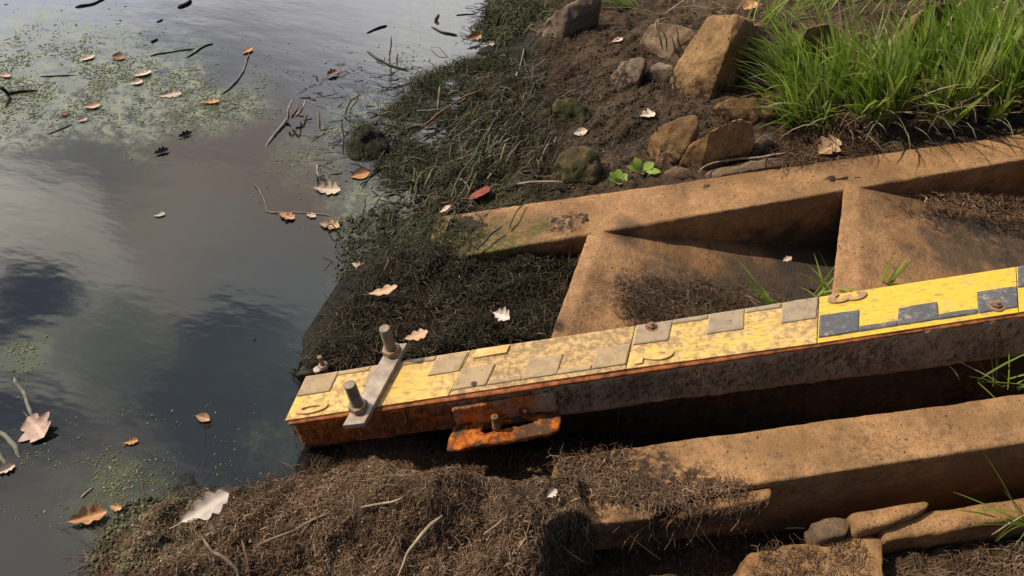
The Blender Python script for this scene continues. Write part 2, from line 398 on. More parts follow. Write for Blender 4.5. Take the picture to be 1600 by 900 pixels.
def strand_mat(name, a, b, c, rough=.85, trans=0.0, spec=.25):
    t = NT(name); r_ = t.attr('rnd'); k = t.mix(t.rng(r_, 0, .6), a, b); k = t.mix(t.rng(r_, .78, 1), k, c)
    k = t.mix(t.rng(t.noise(9, 3), .35, .7, 0, .5), k, np.array(a) * .7)
    t.set('Base Color', k); t.set('Roughness', rough); t.set('Specular IOR Level', spec)
    if trans:
        tr = t.n('ShaderNodeBsdfTranslucent'); t.put(tr.inputs['Color'], k); mx = t.n('ShaderNodeMixShader'); mx.inputs[0].default_value = trans
        t.t.links.new(t.b.outputs[0], mx.inputs[1]); t.t.links.new(tr.outputs[0], mx.inputs[2]); t.t.links.new(mx.outputs[0], t.out.inputs['Surface'])
    return t.m
def leaf_mat(name, a, b, rough=.6, vein=1.25):
    t = NT(name); c = np.array(b); u = t.attr('rib')
    k = t.mix(t.rng(t.noise(45, 4, .6), .35, .68), a, b); k = t.mix(t.rng(t.noise(160, 3), .62, .72, 0, .5), k, np.array(a) * .45)
    k = t.mix(t.rng(u, .10, .02, 0, .7), k, np.minimum(c * vein, .9)); t.set('Base Color', k); t.set('Roughness', rough); t.set('Specular IOR Level', .35)
    t.bump(t.noise(110, 3), .4, .002); return t.m

MAT = {}
exec_later = []
# ------------------------------------------------------------------ materials in use
SCUM = [(60, 110, .2, .50, 1.0), (190, 135, .16, .37, 1.0), (330, 165, .05, .22, .8), (20, 200, .05, .2, .7), (40, 550, .02, .08, .4),
        (120, 740, .02, .10, .12), (180, 775, .03, .13, .35), (420, 690, .02, .08, .2), (590, 330, .06, .20, .75),
        (600, 190, .08, .24, .75), (500, 250, .03, .22, .4), (640, 100, .05, .25, .5), (700, 30, .05, .4, .35), (760, 60, .05, .2, .6), (560, 450, .02, .10, .5)]
CONC = (.352, .194, .088)
m_soil = soil_mat(); m_water = water_mat()
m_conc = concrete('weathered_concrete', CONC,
    moss=[(P(790, 372, -.06), .02, .13), (P(745, 385, -.06), .02, .12), (P(690, 370, -.06), .05, .14), (P(850, 350, -.06), .01, .05)],
    dirt=[(P(880, 350, -.06), .02, .06), (P(1040, 460, -.08), .06, .17), (P(1130, 470, -.10), .05, .15), (P(1080, 395, -.09), .01, .08), (P(1250, 420, -.16), .03, .12),
          (P(1480, 330, -.12), .02, .12), (P(1590, 330, -.12), .05, .16), (P(1280, 235, -.06), .02, .12), (P(1200, 250, -.06), .01, .08), (P(870, 510, -.06), .005, .03), (P(1420, 300, -.06), .01, .08)],
    dark=[(P(1210, 440, -.16), .02, .14), (P(980, 365, -.07), .01, .07), (np.array([.86, 1.70, .07]), .10, .235), (np.array([.70, 1.66, .05]), .07, .17), (np.array([1.36, 1.84, .18]), .06, .17), (P(860, 420, -.2), .08, .17)] + [(P(x_, 536 - .152 * (x_ - 858), -.30) - CR * .0, .14, .24) for x_ in (900, 1040, 1180, 1320, 1460, 1600)])  # mostly painted shade: step recesses, stringer wall, step ends under the beam
m_ledge = concrete('rough_ledge_concrete', (.368, .203, .089), dirt=[(P(960, 735, -.10), .06, .15), (P(1080, 765, -.1), .03, .09)])
m_stone = concrete('sandstone', (.35, .21, .095), moss=[(P(900, 200, -.07), .01, .10), (P(1060, 240, -.07), .01, .08)])
m_stone2 = concrete('dark_stone', (.19, .125, .075))
def soil_stone():
    t = NT('mossy_stone'); n1 = t.noise(24, 5, .65)
    k = t.mix(t.rng(n1, .4, .6), (.040, .044, .014), (.11, .075, .040)); t.set('Base Color', k); t.set('Roughness', .95); t.set('Specular IOR Level', .2)
    t.bump(t.noise(130, 4), .6, .004); return t.m
m_mossy = soil_stone()

def rust_mat():
    t = NT('rusty_steel'); x, y, z = t.xyz()
    n1 = t.noise(13, 6, .7); n2 = t.noise(60, 5, .7); n3 = t.noise(200, 4)
    k = t.mix(t.rng(n1, .35, .62), (.29, .20, .12), (.42, .29, .18))
    k = t.mix(t.rng(n2, .5, .75), k, (.46, .34, .23))
    hot = t.mth('MAXIMUM', t.blob(P(500, 690, -.03), .05, .17, .9, 16), t.blob(P(640, 660, -.05), .05, .16, 1.2, 18))
    hot = t.mth('MAXIMUM', hot, t.blob(P(818, 630, -.03), .015, .045, .9, 40))
    hot = t.mth('MAXIMUM', hot, t.blob(P(760, 690, -.08), .05, .12, .8, 30))
    hot = t.mth('MULTIPLY', hot, t.rng(t.noise(28, 5, .7), .30, .50))
    k = t.mix(hot, k, t.mix(t.rng(n2, .36, .66), (.34, .060, .008), (.82, .24, .024)))
    k = t.mix(t.rng(n3, .62, .75, 0, .7), k, (.028, .016, .011))
    t.set('Base Color', k); t.set('Roughness', .88); t.set('Specular IOR Level', .25); t.bump(t.mth('ADD', n2, n3), .8, .006); return t.m
m_rust = rust_mat()
m_lug = None
def lug_mat():
    t = NT('orange_rust'); n2 = t.noise(70, 5, .7); n1 = t.noise(22, 4)
    k = t.mix(t.rng(n2, .36, .62), (.22, .048, .010), (.58, .17, .026)); k = t.mix(t.rng(n1, .44, .58), k, (.095, .052, .030))
    k = t.mix(t.rng(t.noise(230, 3), .63, .72), k, (.06, .02, .01))
    t.set('Base Color', k); t.set('Roughness', .9); t.set('Specular IOR Level', .2); t.bump(n2, .9, .005); return t.m
m_lug = lug_mat()
m_lip = plain('rust_lip', (.23, .07, .022), .85, .6, 45, .6)

def skew(pos_sock, t):
    "scratches that run along the gauge: coordinates along the gauge and across it"
    a = t.n('ShaderNodeVectorMath', operation='DOT_PRODUCT'); t.put(a.inputs[0], pos_sock); a.inputs[1].default_value = tuple(G)
    b = t.n('ShaderNodeVectorMath', operation='DOT_PRODUCT'); t.put(b.inputs[0], pos_sock); b.inputs[1].default_value = tuple(np.cross(N, G))
    c = t.n('ShaderNodeCombineXYZ'); t.put(c.inputs[0], t.mth('MULTIPLY', a.outputs['Value'], .16)); t.put(c.inputs[1], b.outputs['Value']); return c.outputs[0]
def plate_mat(name, mud, muddy, hot=(), pale=0.0):
    t = NT(name); sv = skew(t.pos, t)
    scr = t.noise(190, 6, .75, vec=sv); n1 = t.noise(22, 6, .68); n2 = t.noise(75, 5, .7)
    k = t.mix(t.rng(scr, .35, .62), np.array([.58, .35, .022]) * (1 - pale) + np.array([.54, .34, .10]) * pale, np.array([.70, .50, .028]) * (1 - pale) + np.array([.68, .50, .17]) * pale)
    k = t.mix(t.rng(n1, .42, .68, 0, .5), k, (.70, .43, .11))
    k = t.mix(t.rng(scr, .49 + .045 * (1 - mud), .58 + .04 * (1 - mud), 0, .85), k, (.30, .17, .065))
    mk = t.rng(t.mth('ADD', t.mth('MULTIPLY', n1, .55), t.mth('MULTIPLY', t.noise(60, 5, .7, vec=sv), .45)), .60 - mud * .22, .66 - mud * .22)
    for q, r0, r1 in hot: mk = t.mth('MULTIPLY', mk, t.rng(t.blob(q, r0, r1, .6, 30), 0, 1, 1, .12))
    k = t.mix(mk, k, t.mix(t.rng(n2, .40, .62), np.array(muddy) * .62, np.array(muddy) * np.array([1.25, 1.22, 1.12])))
    k = t.mix(t.rng(t.noise(300, 3), .66, .74, 0, .7), k, (.07, .045, .025))
    t.set('Base Color', k); t.set('Roughness', t.rng(mk, 0, 1, .5, .9)); t.set('Specular IOR Level', .3); t.bump(t.mth('ADD', scr, n2), .5, .0016); return t.m
MUD = (.42, .265, .125)
pm0 = plate_mat('muddy_yellow_enamel', .8, (.60, .38, .15), [(P(640, 600), .02, .075)], .45)
pm1 = plate_mat('mud_covered_enamel', 1.0, (.42, .275, .13), (), 1.0)
pm2 = plate_mat('worn_yellow_enamel', .7, (.52, .34, .14), (), .5)
pm3 = plate_mat('yellow_enamel', .28, (.50, .31, .11), (), .12)
def block_mat(name, col, dust, dcol=(.36, .26, .16)):
    t = NT(name); sv = skew(t.pos, t); n1 = t.noise(38, 6, .7); n2 = t.noise(140, 4)
    k = t.mix(t.rng(n1, .62 - dust * .4, .72 - dust * .3), col, dcol); k = t.mix(t.rng(n2, .55, .75, 0, .5), k, np.array(col) * .6)
    k = t.mix(t.rng(t.noise(210, 6, .8, vec=sv), .53, .60, 0, .75), k, np.array(dcol) * .9); k = t.mix(t.rng(t.noise(75, 6, .8), .60, .66), k, (.12, .065, .03))
    t.set('Base Color', k); t.set('Roughness', .75); t.set('Specular IOR Level', .3); t.bump(n1, .4, .0015); return t.m
bk_mud = block_mat('dusty_black_enamel', (.29, .20, .115), .5, (.38, .265, .14))
bk_mid = block_mat('greyed_black_enamel', (.25, .19, .125), .5, (.33, .245, .15))
bk_blk = block_mat('black_enamel', (.085, .085, .09), .25, (.26, .22, .17))
m_digit = block_mat('worn_numeral_enamel', (.50, .32, .11), .4, (.66, .43, .17))
m_digit3 = block_mat('dirty_numeral_enamel', (.46, .29, .13), .4, (.30, .17, .09))
m_galv = plain('dull_galvanised_steel', (.33, .255, .185), .65, .28, 50, .35, .5)
m_rod = plain('muddy_threaded_steel', (.235, .175, .12), .7, .3, 70, .4, .4)
m_nut = plain('rusty_nut', (.25, .165, .10), .75, .45, 80, .5)
m_bolt = plain('rusted_bolt', (.20, .115, .06), .8, .4, 90, .5)

m_bark = plain('grey_brown_stem', (.15, .105, .07), .85, .4, 60, .5)
m_reed = plain('pale_reed', (.28, .215, .14), .7, .3, 50, .3)
m_greyreed = plain('grey_dead_reed', (.17, .152, .112), .8, .35, 50, .3)
m_dark = plain('wet_dark_wood', (.030, .025, .020), .55, .5, 60, .4)
m_redbark = plain('reddish_stem', (.16, .065, .035), .7, .4, 60, .4)
m_greenstem = plain('dull_green_stem', (.055, .062, .026), .6, .4, 60, .3)

# ------------------------------------------------------------------ ground and water
def nonuni(lo, a, b, hi, step, grow=1.14):
    x = list(np.arange(a, b, step)); s = step; v = x[-1]
    while v < hi: s = min(s * grow, 40); v += s; x.append(v)
    s = step; v = x[0]
    while v > lo: s = min(s * grow, 40); v -= s; x.insert(0, v)
    return np.array(x)
xs = nonuni(-120, -.85, 2.5, 200, .0085); ys = nonuni(-120, .35, 4.0, 200, .0085)
X, Y = np.meshgrid(xs, ys, indexing='ij')
pts3 = np.stack([X, Y, X * 0], -1)
near = np.clip(1.3 - np.hypot(X - .4, Y - 1.4) * .12, 0, 1)
Z = ground(X, Y) + near * (.007 * fbm(pts3, 75, 3, 21, .65) + .004 * np.abs(fbm(pts3, 140, 2, 25)))
obj('river_bank', new_mesh('river_bank', np.stack([X, Y, Z], -1).reshape(-1, 3), grid_faces(len(xs), len(ys))), m_soil)['kind'] = 'structure'
wv = np.array([[-400, -400, 0], [400, -400, 0], [400, 600, 0], [-400, 600, 0.]])
obj('river_water', new_mesh('river_water', wv, [(0, 1, 2, 3)], False), m_water)['kind'] = 'structure'

m_step0 = concrete('weed_stained_concrete', (.045, .040, .026))
# ------------------------------------------------------------------ concrete stairs on the bank
st = thing('concrete_stairs', 'long weathered brown concrete stair edge with sawtooth steps beside the yellow gauge', 'stairs', P(918, 368, -.35))
DN = np.array([0, 0, -1.])
top = [P(665, 410, -.06), P(1800, 214, -.06), P(1800, 180, -.06), P(680, 339, -.06)]
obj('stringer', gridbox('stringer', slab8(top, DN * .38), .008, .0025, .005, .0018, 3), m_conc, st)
def line_pt(px):                                        # point of the inner stringer edge above pixel column px
    a, b = P(980, 355, -.06), P(1320, 300, -.06); lo, hi = -3., 4.
    for _ in range(50):
        m_ = (lo + hi) / 2; q = a + (b - a) * m_; v = M.T @ (q - CAM); x = 800 + F * v[0] / -v[2]
        lo, hi = (m_, hi) if x < px else (lo, m_)
    return a + (b - a) * lo
noses = [line_pt(566), line_pt(918), line_pt(1318)]; noses.append(noses[2] + (noses[2] - noses[1])); noses.append(noses[3] + (noses[2] - noses[1]))
NEARN = [P(463, 583, -.06), P(858, 532, -.06), P(1298, 475, -.06)]
Gd = G - (G @ CR) * CR; Gd /= G @ Gd
for k in range(4):
    a, b = noses[k], noses[k + 1]
    if k < 3: na = a + (NEARN[k] - a) * 1.02
    else: na = a + (NEARN[2] - noses[2]) * 1.02
    nb = b + ((NEARN[min(k + 1, 2)] - noses[min(k + 1, 2)]) * 1.02)
    if k < 2: nb = b + (NEARN[k + 1] - b) * 1.02
    e = CR * .025; back = .10 * G
    me = gridbox('step', slab8([na, nb + back, b + e + back, a + e], DN * .30 + G * .13), .008, .0025, .005, .0016, 11 + k)
    co = np.array([v.co for v in me.vertices]); s = (co - a) @ Gd / ((b - a) @ Gd)
    w = np.clip((s - .06) / .94, 0, 1.3); co[:, 2] -= (.205 if k else .13) * w ** .95
    me.vertices.foreach_set('co', co.ravel()); me.update()
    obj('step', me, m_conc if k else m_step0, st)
# the nearer ledge and the broken pieces below it
ld = gridbox('concrete_ledge', slab8([P(1062, 775, -.10), P(1800, 661, -.10), P(1800, 588, -.10), P(872, 714, -.10)], DN * .30), .008, .003, .007, .0024, 31)
tag(obj('concrete_ledge', ld, m_ledge, loc=P(1200, 700, -.4)), 'sunlit rough concrete ledge running along the dark gap below the gauge', 'ledge')
bd = DN * .118
tag(obj('concrete_block', gridbox('concrete_block', slab8([P(862, 828, -.104), P(1024, 809, -.104), P(1028, 771, -.103), P(868, 720, -.103)], bd + np.array([.012, .0, 0]) * 0), .007, .006, .010, .004, 41), m_ledge, loc=P(950, 850, -.2)),
    'broken concrete block with root covered top, left of the dark upright crack', 'block')
tag(obj('concrete_block', gridbox('concrete_block', slab8([P(1060, 808, -.113), P(1210, 779, -.113), P(1208, 757, -.113), P(1062, 779, -.113)], bd), .007, .008, .012, .004, 45), m_ledge, loc=P(1130, 840, -.2)),
    'broken concrete block right of the dark upright crack, under the ledge', 'block')
def hp(lst): return [P(a, b, c) for a, b, c in lst]
def rock_hull(top, off, depth, grow=1.0, round_=.0):
    "prism-like point cloud from a traced top outline"
    t = np.array([P(a, b, off + (c if len(q) > 2 else 0)) for q in top for a, b, c in [tuple(q) + ((0,) if len(q) < 3 else ())]])
    c = t.mean(0); lo = c + (t - c) * grow; lo[:, 2] -= depth; return np.vstack([t, lo])
tag(obj('broken_stone', hull_rock('broken_stone', rock_hull([(1172, 862), (1240, 848), (1325, 838), (1378, 840), (1384, 900), (1388, 930), (1150, 930), (1158, 890)], -.215, .12), .010, .006, 51), m_ledge, loc=P(1270, 900, -.33)),
    'big squared lump of brown concrete with roots on top at the bottom edge', 'stone')
tag(obj('lower_slab', gridbox('lower_slab', slab8([P(1384, 846, -.20), P(1800, 772, -.20), P(1800, 742, -.20), P(1376, 812, -.20)], DN * .16), .008, .006, .010, .003, 55), m_ledge, loc=P(1500, 830, -.33)),
    'long low concrete slab with a dark front, beneath the sunlit ledge', 'slab')
tag(obj('small_stone', hull_rock('small_stone', rock_hull([(1266, 816), (1300, 806), (1338, 808), (1328, 836), (1282, 842)], -.19, .06), .008, .005, 57), m_stone2, loc=P(1300, 830, -.25)),
    'small grey brown stone wedged under the ledge beside the black hollow', 'stone')
tag(obj('wedge_stone', hull_rock('wedge_stone', rock_hull([(1330, 800), (1400, 786), (1456, 780), (1452, 794), (1380, 820), (1345, 826)], -.175, .06), .008, .003, 59), m_ledge, loc=P(1390, 810, -.25)),
    'thin wedge of sunlit concrete against the dark face of the ledge', 'stone')

# ------------------------------------------------------------------ the inclined water gauge
gauge = thing('water_gauge', 'yellow and black inclined water gauge on a rusty steel beam running into the river', 'water gauge', P(445, 658, -.11))
def nearline(x, o=0): return P(x, 663 - .1475 * (x - 458) + o, -.007)
def farline(x): return P(x, 591 - .154 * (x - 488), -.007)
bt = [nearline(458), nearline(1960), farline(1960), farline(490)]
obj('steel_beam', gridbox('steel_beam', [bt[0] + DN * .098 + G * .012, bt[1] + DN * .168 + G * .012, bt[2] + DN * .168 + G * .012, bt[3] + DN * .098 + G * .012] + bt, .008, .004, .004, .0022, 61), m_rust, gauge)
lipt = [P(450, 663, -.004), P(1960, 663 - .1475 * 1510 + .5, -.004), P(1960, 655 - .1475 * 1510, -.004), P(452, 655, -.004)]
obj('rusty_flange', gridbox('rusty_flange', slab8(lipt, DN * .008), .006, .0015, .004, .0012, 63), m_lip, gauge)
plates = [((478, 588), (735, 547.3), (700, 618), (445, 657), pm0, bk_mud), ((736.5, 547), (992, 509), (977, 576.5), (701.5, 617.7), pm1, bk_mud),
          ((993.5, 508.7), (1279, 464), (1276, 536), (978.5, 576.2), pm2, bk_mid), ((1280.5, 463.7), (1587, 417), (1591, 488), (1277.5, 535.8), pm3, bk_blk),
          ((1588.5, 416.7), (1930, 366), (1945, 434), (1592.5, 487.7), pm3, bk_blk)]
def bil(c, u, v, off):
    fl, fr, nr, nl = [P(*q, 0) for q in c]
    return (nl * (1 - u) + nr * u) * (1 - v) + (fl * (1 - u) + fr * u) * v + N * off
def text_mesh(name, ch, fn, thick):
    cu = bpy.data.curves.new('numeral_outline', 'FONT'); cu.body = ch; cu.extrude = .5; cu.bevel_depth = .03; cu.resolution_u = 6
    o = bpy.data.objects.new('numeral_outline', cu); C.objects.link(o)
    dg = bpy.context.evaluated_depsgraph_get(); me = bpy.data.meshes.new_from_object(o.evaluated_get(dg))
    co = np.array([v.co for v in me.vertices]); lo, hi = co.min(0), co.max(0); q = (co - lo) / (hi - lo)
    if ch == '1': q[:, 0] = q[:, 0]
    new = np.array([fn(a, b, c * thick) for a, b, c in q]); me.vertices.foreach_set('co', new.ravel()); me.name = name; me.update()
    bpy.data.objects.remove(o); bpy.data.curves.remove(cu); return me
DIG = ['0', '1', '2', '3', '4']
for i, (a, b, c_, d, pm, bm_) in enumerate(plates):
    cc = (a, b, c_, d); pl = simple_box('gauge_plate', [bil(cc, u, v, o) for o in (-.0045, 0) for (u, v) in ((0, 0), (1, 0), (1, 1), (0, 1))], .0008)
    plate = obj('gauge_plate', pl, pm, gauge)
    up = i % 2 == 0                                     # blocks on the far side of the plate
    for (u0, u1) in ((.004, .2), (.4, .6), (.8, .996)):
        v0, v1 = (.52, .985) if up else (.10, .56)
        if i == 3 and u0 == .4: v1 = .47
        j_ = np.clip(R.normal(0, .004, 8), -.004, .004); bx = gridbox('dark_block', [bil(cc, u, v, o) for o in (-.001, .0028) for (u, v) in ((u0 + j_[0], v0), (u1 + j_[1], v0), (u1 + j_[2], v1 + j_[4]), (u0 + j_[3], v1 + j_[5]))], .0035, .0009, .0006, .0009, 200 + i)
        obj('dark_block', bx, bm_, plate)
    for (u0, u1) in ((.203, .397), (.603, .797)):
        v0, v1 = (.885, .985) if up else (.10, .20)
        bx = gridbox('dark_spine', [bil(cc, u, v, o) for o in (-.001, .0024) for (u, v) in ((u0, v0), (u1, v0), (u1, v1), (u0, v1))], .0035, .0008, .0005, .0008, 210 + i)
        obj('dark_spine', bx, bm_, plate)
    u0, u1 = (.04, .24)
    vtop, vbot = (.29, .06) if up else (.97, .78)
    me = text_mesh('numeral', DIG[i], lambda x, y, z: bil(cc, u0 + (u1 - u0) * y, vtop + (vbot - vtop) * x, -.001 + z), .0055)
    obj('numeral', me, m_digit3 if i >= 3 else m_digit, plate)
def cyl(name, a, b, r, sides=16, r2=None, m_=None, rings=None):
    k = 2 if rings is None else rings; t = np.linspace(0, 1, k)[:, None]
    path = np.asarray(a) * (1 - t) + np.asarray(b) * t
    rad = r + ((r2 or r) - r) * t[:, 0]
    if rings: rad = rad * (1 + .085 * np.cos(np.arange(k) * math.pi))
    V, Fc = strands(path[None], rad[None], sides); n_ = sides
    fs = [tuple(f) for f in Fc] + [tuple(range(n_))[::-1], tuple(range((k - 1) * n_, k * n_))]
    me = new_mesh(name, V, fs, smooth=False)
    for p in me.polygons: p.use_smooth = len(p.vertices) == 4 and sides > 8
    bm = bmesh.new(); bm.from_mesh(me); bmesh.ops.recalc_face_normals(bm, faces=bm.faces); bm.to_mesh(me); bm.free(); return me
def screw(px, py, r, h, name='screw'):
    q = P(px, py, 0); s = obj(name, cyl(name, q, q + N * h, r, 6), m_bolt, gauge)
    obj('washer', cyl('washer', q - N * .001, q + N * .0032, r * 1.75, 20, r * 1.6), m_bolt, s)
    obj('tip', cyl('tip', q, q + N * (h + .006), r * .55, 10), m_bolt, s)
screw(1556, 479, .0095, .009); screw(1018, 512, .0085, .009)
s0 = P(506, 574, 0); sb = obj('screw', cyl('screw', s0, s0 + N * .034, .0048, 12, rings=15), m_bolt, gauge)
obj('nut', cyl('nut', s0, s0 + N * .009, .0105, 6), m_rod, sb); obj('washer', cyl('washer', P(496, 578) - N * .001, P(496, 578) + N * .003, .009, 8), m_galv, sb)
obj('bolt_hole', cyl('bolt_hole', P(741, 601) + N * .0026, P(741, 601) + N * .0034, .0062, 14), m_dark, gauge)
# clamp: flat bar across the plate with two threaded rods
S = [P(q_[0], q_[1], .014) - N * .0128 for q_ in ((535, 665), (569, 661), (636, 536), (609, 538))]
bar = obj('clamp_bar', simple_box('clamp_bar', np.vstack([np.array(S), np.array(S) + N * .013]), .0015), m_galv, gauge)
for (px, py) in ((613, 551), (561, 638)):
    q = P(px, py, .014)
    rd = obj('threaded_rod', cyl('threaded_rod', q - N * .03, q + N * .076, .0112, 18, rings=42), m_rod, gauge)
    obj('nut', cyl('nut', q, q + N * .015, .0200, 6), m_nut, rd)
# rusty lug welded to the near face
def ring_mesh(name, outer, inner, o1, th, amp=.0022, n_=96):
    def loop(pts):
        p = np.array([P(*q, o1) for q in pts + pts[:1]]); d = np.r_[0, np.cumsum(np.linalg.norm(np.diff(p, axis=0), axis=1))]
        t = np.linspace(0, d[-1], n_, endpoint=False); return np.stack([np.interp(t, d, p[:, k]) for k in range(3)], -1)
    a, b = loop(outer), loop(inner); prof = [(0, .012), (.06, 0), (.22, 0), (.40, 0), (.6, 0), (.78, 0), (.94, 0), (1, .012)]; rows = []
    for s, e in prof: rows.append(a * (1 - s) + b * s - N * (th * .22 if e else 0))
    for s, e in prof[::-1]: rows.append(a * (1 - s) + b * s - N * (th - (th * .22 if e else 0)))
    V = np.array(rows); V = V + N * (amp * 1.6 * fbm(V, 45, 3, 5) + amp * fbm(V, 140, 2, 8))[..., None] + (amp * 1.2 * fbm(V + 3, 40, 3, 9))[..., None] * CR
    k = len(rows); f = [(i * n_ + j, i * n_ + (j + 1) % n_, ((i + 1) % k) * n_ + (j + 1) % n_, ((i + 1) % k) * n_ + j) for i in range(k) for j in range(n_)]
    me = new_mesh(name, V.reshape(-1, 3), f); bm = bmesh.new(); bm.from_mesh(me); bmesh.ops.recalc_face_normals(bm, faces=bm.faces); bm.to_mesh(me); bm.free(); return me
fo = -.086
lug = obj('mounting_lug', ring_mesh('mounting_lug', [(698, 700), (700, 688), (708, 664), (740, 660), (790, 652), (835, 644), (872, 637), (877, 654), (873, 670), (850, 678), (800, 687), (750, 695), (716, 702)],
    [(752, 672), (756, 664), (778, 660), (806, 656), (826, 652), (835, 655), (832, 661), (812, 665), (790, 669), (770, 673), (758, 676)], fo, .013, .0034), m_lug, gauge)
obj('lug_plate', gridbox('lug_plate', [P(*q, fo) for q in [(712, 668), (872, 643), (870, 638), (712, 662)]] + [P(*q, fo) + N * .062 for q in [(712, 668), (872, 643), (870, 638), (712, 662)]], .006, .004, .005, .004, 73), m_rust, lug)
q = P(777, 672, fo - .005); obj('lug_bolt', tube_mesh('lug_bolt', spline([q, q + N * .02, q + N * .042, q + N * .047], 4), .0095, .0080, 10, .35), m_bolt, lug)
for (px, py, rr_) in ((742, 652, .016), (822, 646, .018), (728, 640, .012)):
    q = P(px, py, fo + .012); obj('rust_scab', hull_rock('rust_scab', [q + R.normal(0, 1, 3) * rr_ * np.array([.8, .35, .8]) for _ in range(14)], .004, .004, int(px)), m_lug if px == 822 else m_rust, lug)
# ------------------------------------------------------------------ rocks on the bank
def rock(name, label, top, hgt, mat, bev=.016, amp=.006, seed=0, grow=1.12):
    "top: traced points with the height of each above the soil; the stone goes on down into the soil"
    q = np.array([onG(a, b, c)[0] for a, b, c in top]); c0 = q.mean(0)
    lo = c0 + (q - c0) * grow; lo[:, 2] = ground(lo[:, 0], lo[:, 1]) - .05
    base = np.array([c0[0], c0[1], float(ground(c0[0], c0[1]))])
    o = obj(name, hull_rock(name, np.vstack([q, lo]), bev, amp, seed), mat, loc=base)
    return tag(o, label, 'rock')
m_shag = plain('weed_coated_stone', (.030, .028, .016), .9, .6, 70, .9, .2, .006)
SOILED = [(onG(a_, b_)[0], .02, .085) for a_, b_ in ((1060, 140), (1105, 142), (1170, 110), (1190, 60), (1040, 252), (1085, 250), (1150, 252), (1130, 176), (1190, 176), (1200, 240), (1010, 128), (970, 132), (1040, 80))]
m_rock = concrete('bank_stone', (.29, .172, .076), dirt=SOILED); m_rock2 = concrete('brown_stone', (.225, .165, .115), dirt=SOILED); m_rock3 = concrete('pale_stone', (.30, .205, .13))
rock('boulder', 'largest boulder on the bank, long and tilted, lit ochre on its flat side', [(1048, 128, .01), (1050, 110, .05), (1078, 64, .14), (1108, 27, .21), (1148, 20, .24), (1166, 30, .22), (1134, 86, .15), (1122, 120, .08), (1104, 138, .03), (1070, 143, .01), (1200, 46, .03), (1186, 100, .0), (1152, 130, .0)], .2, m_rock, .012, .006, 101, 1.0)
rock('rock', 'rounded brown rock behind the big tilted boulder, a dead root hanging over it', [(1005, 55, .03), (1022, 34, .08), (1060, 38, .10), (1088, 50, .09), (1085, 80, .03), (1050, 82, .03), (1012, 66, .02)], .1, m_rock3, .016, .008, 102)
rock('rock', 'grey brown rock with a rounded end, left of the big tilted boulder', [(956, 115, .02), (975, 95, .06), (1010, 85, .09), (1012, 100, .06), (1000, 125, .03), (972, 136, .01)], .08, m_rock2, .018, .006, 103)
rock('rock', 'low reddish rock touching the left foot of the big tilted boulder', [(1010, 112, .04), (1030, 98, .07), (1052, 104, .06), (1050, 125, .02), (1015, 124, .01)], .06, m_rock2, .014, .006, 104)
rock('rock', 'small rock with a pale top and mossy side in the dark mud', [(861, 160, .05), (878, 152, .08), (898, 153, .08), (905, 165, .06), (925, 175, .02), (915, 196, .00), (875, 194, .00), (862, 178, .02)], .08, m_mossy, .006, .010, 105, 1.0)
rock('rock', 'upright rock with a flat sloping top right of the small green plant', [(1020, 197, .09), (1050, 186, .12), (1086, 176, .13), (1094, 190, .11), (1085, 230, .03), (1060, 254, .01), (1030, 250, .01), (1024, 225, .03)], .1, m_rock, .008, .006, 106, 1.0)
rock('rock', 'broad ochre rock leaning on the back edge of the concrete stairs', [(1068, 246, .03), (1078, 228, .07), (1110, 205, .12), (1150, 186, .14), (1176, 190, .12), (1180, 225, .06), (1165, 250, .01), (1100, 258, .01)], .1, m_rock, .010, .007, 107, 1.0)
rock('rock', 'flat ochre rock half under the left side of the grass tussock', [(1117, 165, .04), (1140, 152, .06), (1180, 142, .08), (1215, 145, .07), (1210, 180, .03), (1150, 180, .03)], .08, m_rock, .016, .006, 108)
rock('rock', 'small brown rock between the ochre rock and the dead roots', [(1178, 226, .04), (1190, 210, .07), (1212, 208, .07), (1222, 228, .04), (1205, 243, .01), (1182, 240, .01)], .06, m_rock2, .012, .006, 109)
rock('rock', 'large soil covered rock at the top edge, left of the green grass tuft', [(832, 50, .02), (862, 20, .09), (900, -5, .13), (945, -10, .12), (925, 25, .05), (880, 52, .02)], .1, m_rock2, .02, .01, 110)
rock('rock', 'mossy lump of rock just above the left end of the stair edge', [(868, 250, .04), (885, 232, .08), (915, 230, .08), (938, 250, .05), (930, 282, .01), (880, 285, .01)], .07, m_mossy, .006, .012, 111)
rock('rock', 'tan rock half hidden behind the middle of the grass tussock', [(1238, 62, .08), (1262, 42, .14), (1300, 36, .14), (1310, 70, .06), (1260, 78, .05)], .1, m_rock, .016, .006, 112)
rock('rock', 'tan rock behind the grass at the top right', [(1418, 26, .09), (1445, 8, .15), (1500, -2, .16), (1510, 30, .06), (1440, 40, .05)], .1, m_rock, .016, .006, 113)
rock('rock', 'yellowish rock at the right edge among dead stems', [(1530, 60, .05), (1552, 42, .09), (1590, 42, .08), (1598, 70, .03), (1550, 76, .03)], .08, m_rock, .014, .006, 114)
rock('pebble', 'flat pale crumb of stone lying against the stair edge under the ochre rock', [(1032, 270, .02), (1055, 258, .03), (1078, 262, .03), (1085, 274, .01), (1050, 280, .0)], .02, m_rock3, .006, .003, 115)
rock('algae_stone', 'dark weed covered stone standing in the water at the bank', [(538, 222, .02), (552, 200, .06), (585, 195, .07), (606, 205, .05), (604, 240, .01), (570, 252, .0), (545, 248, .0)], .05, m_shag, .010, .014, 116, 1.0)

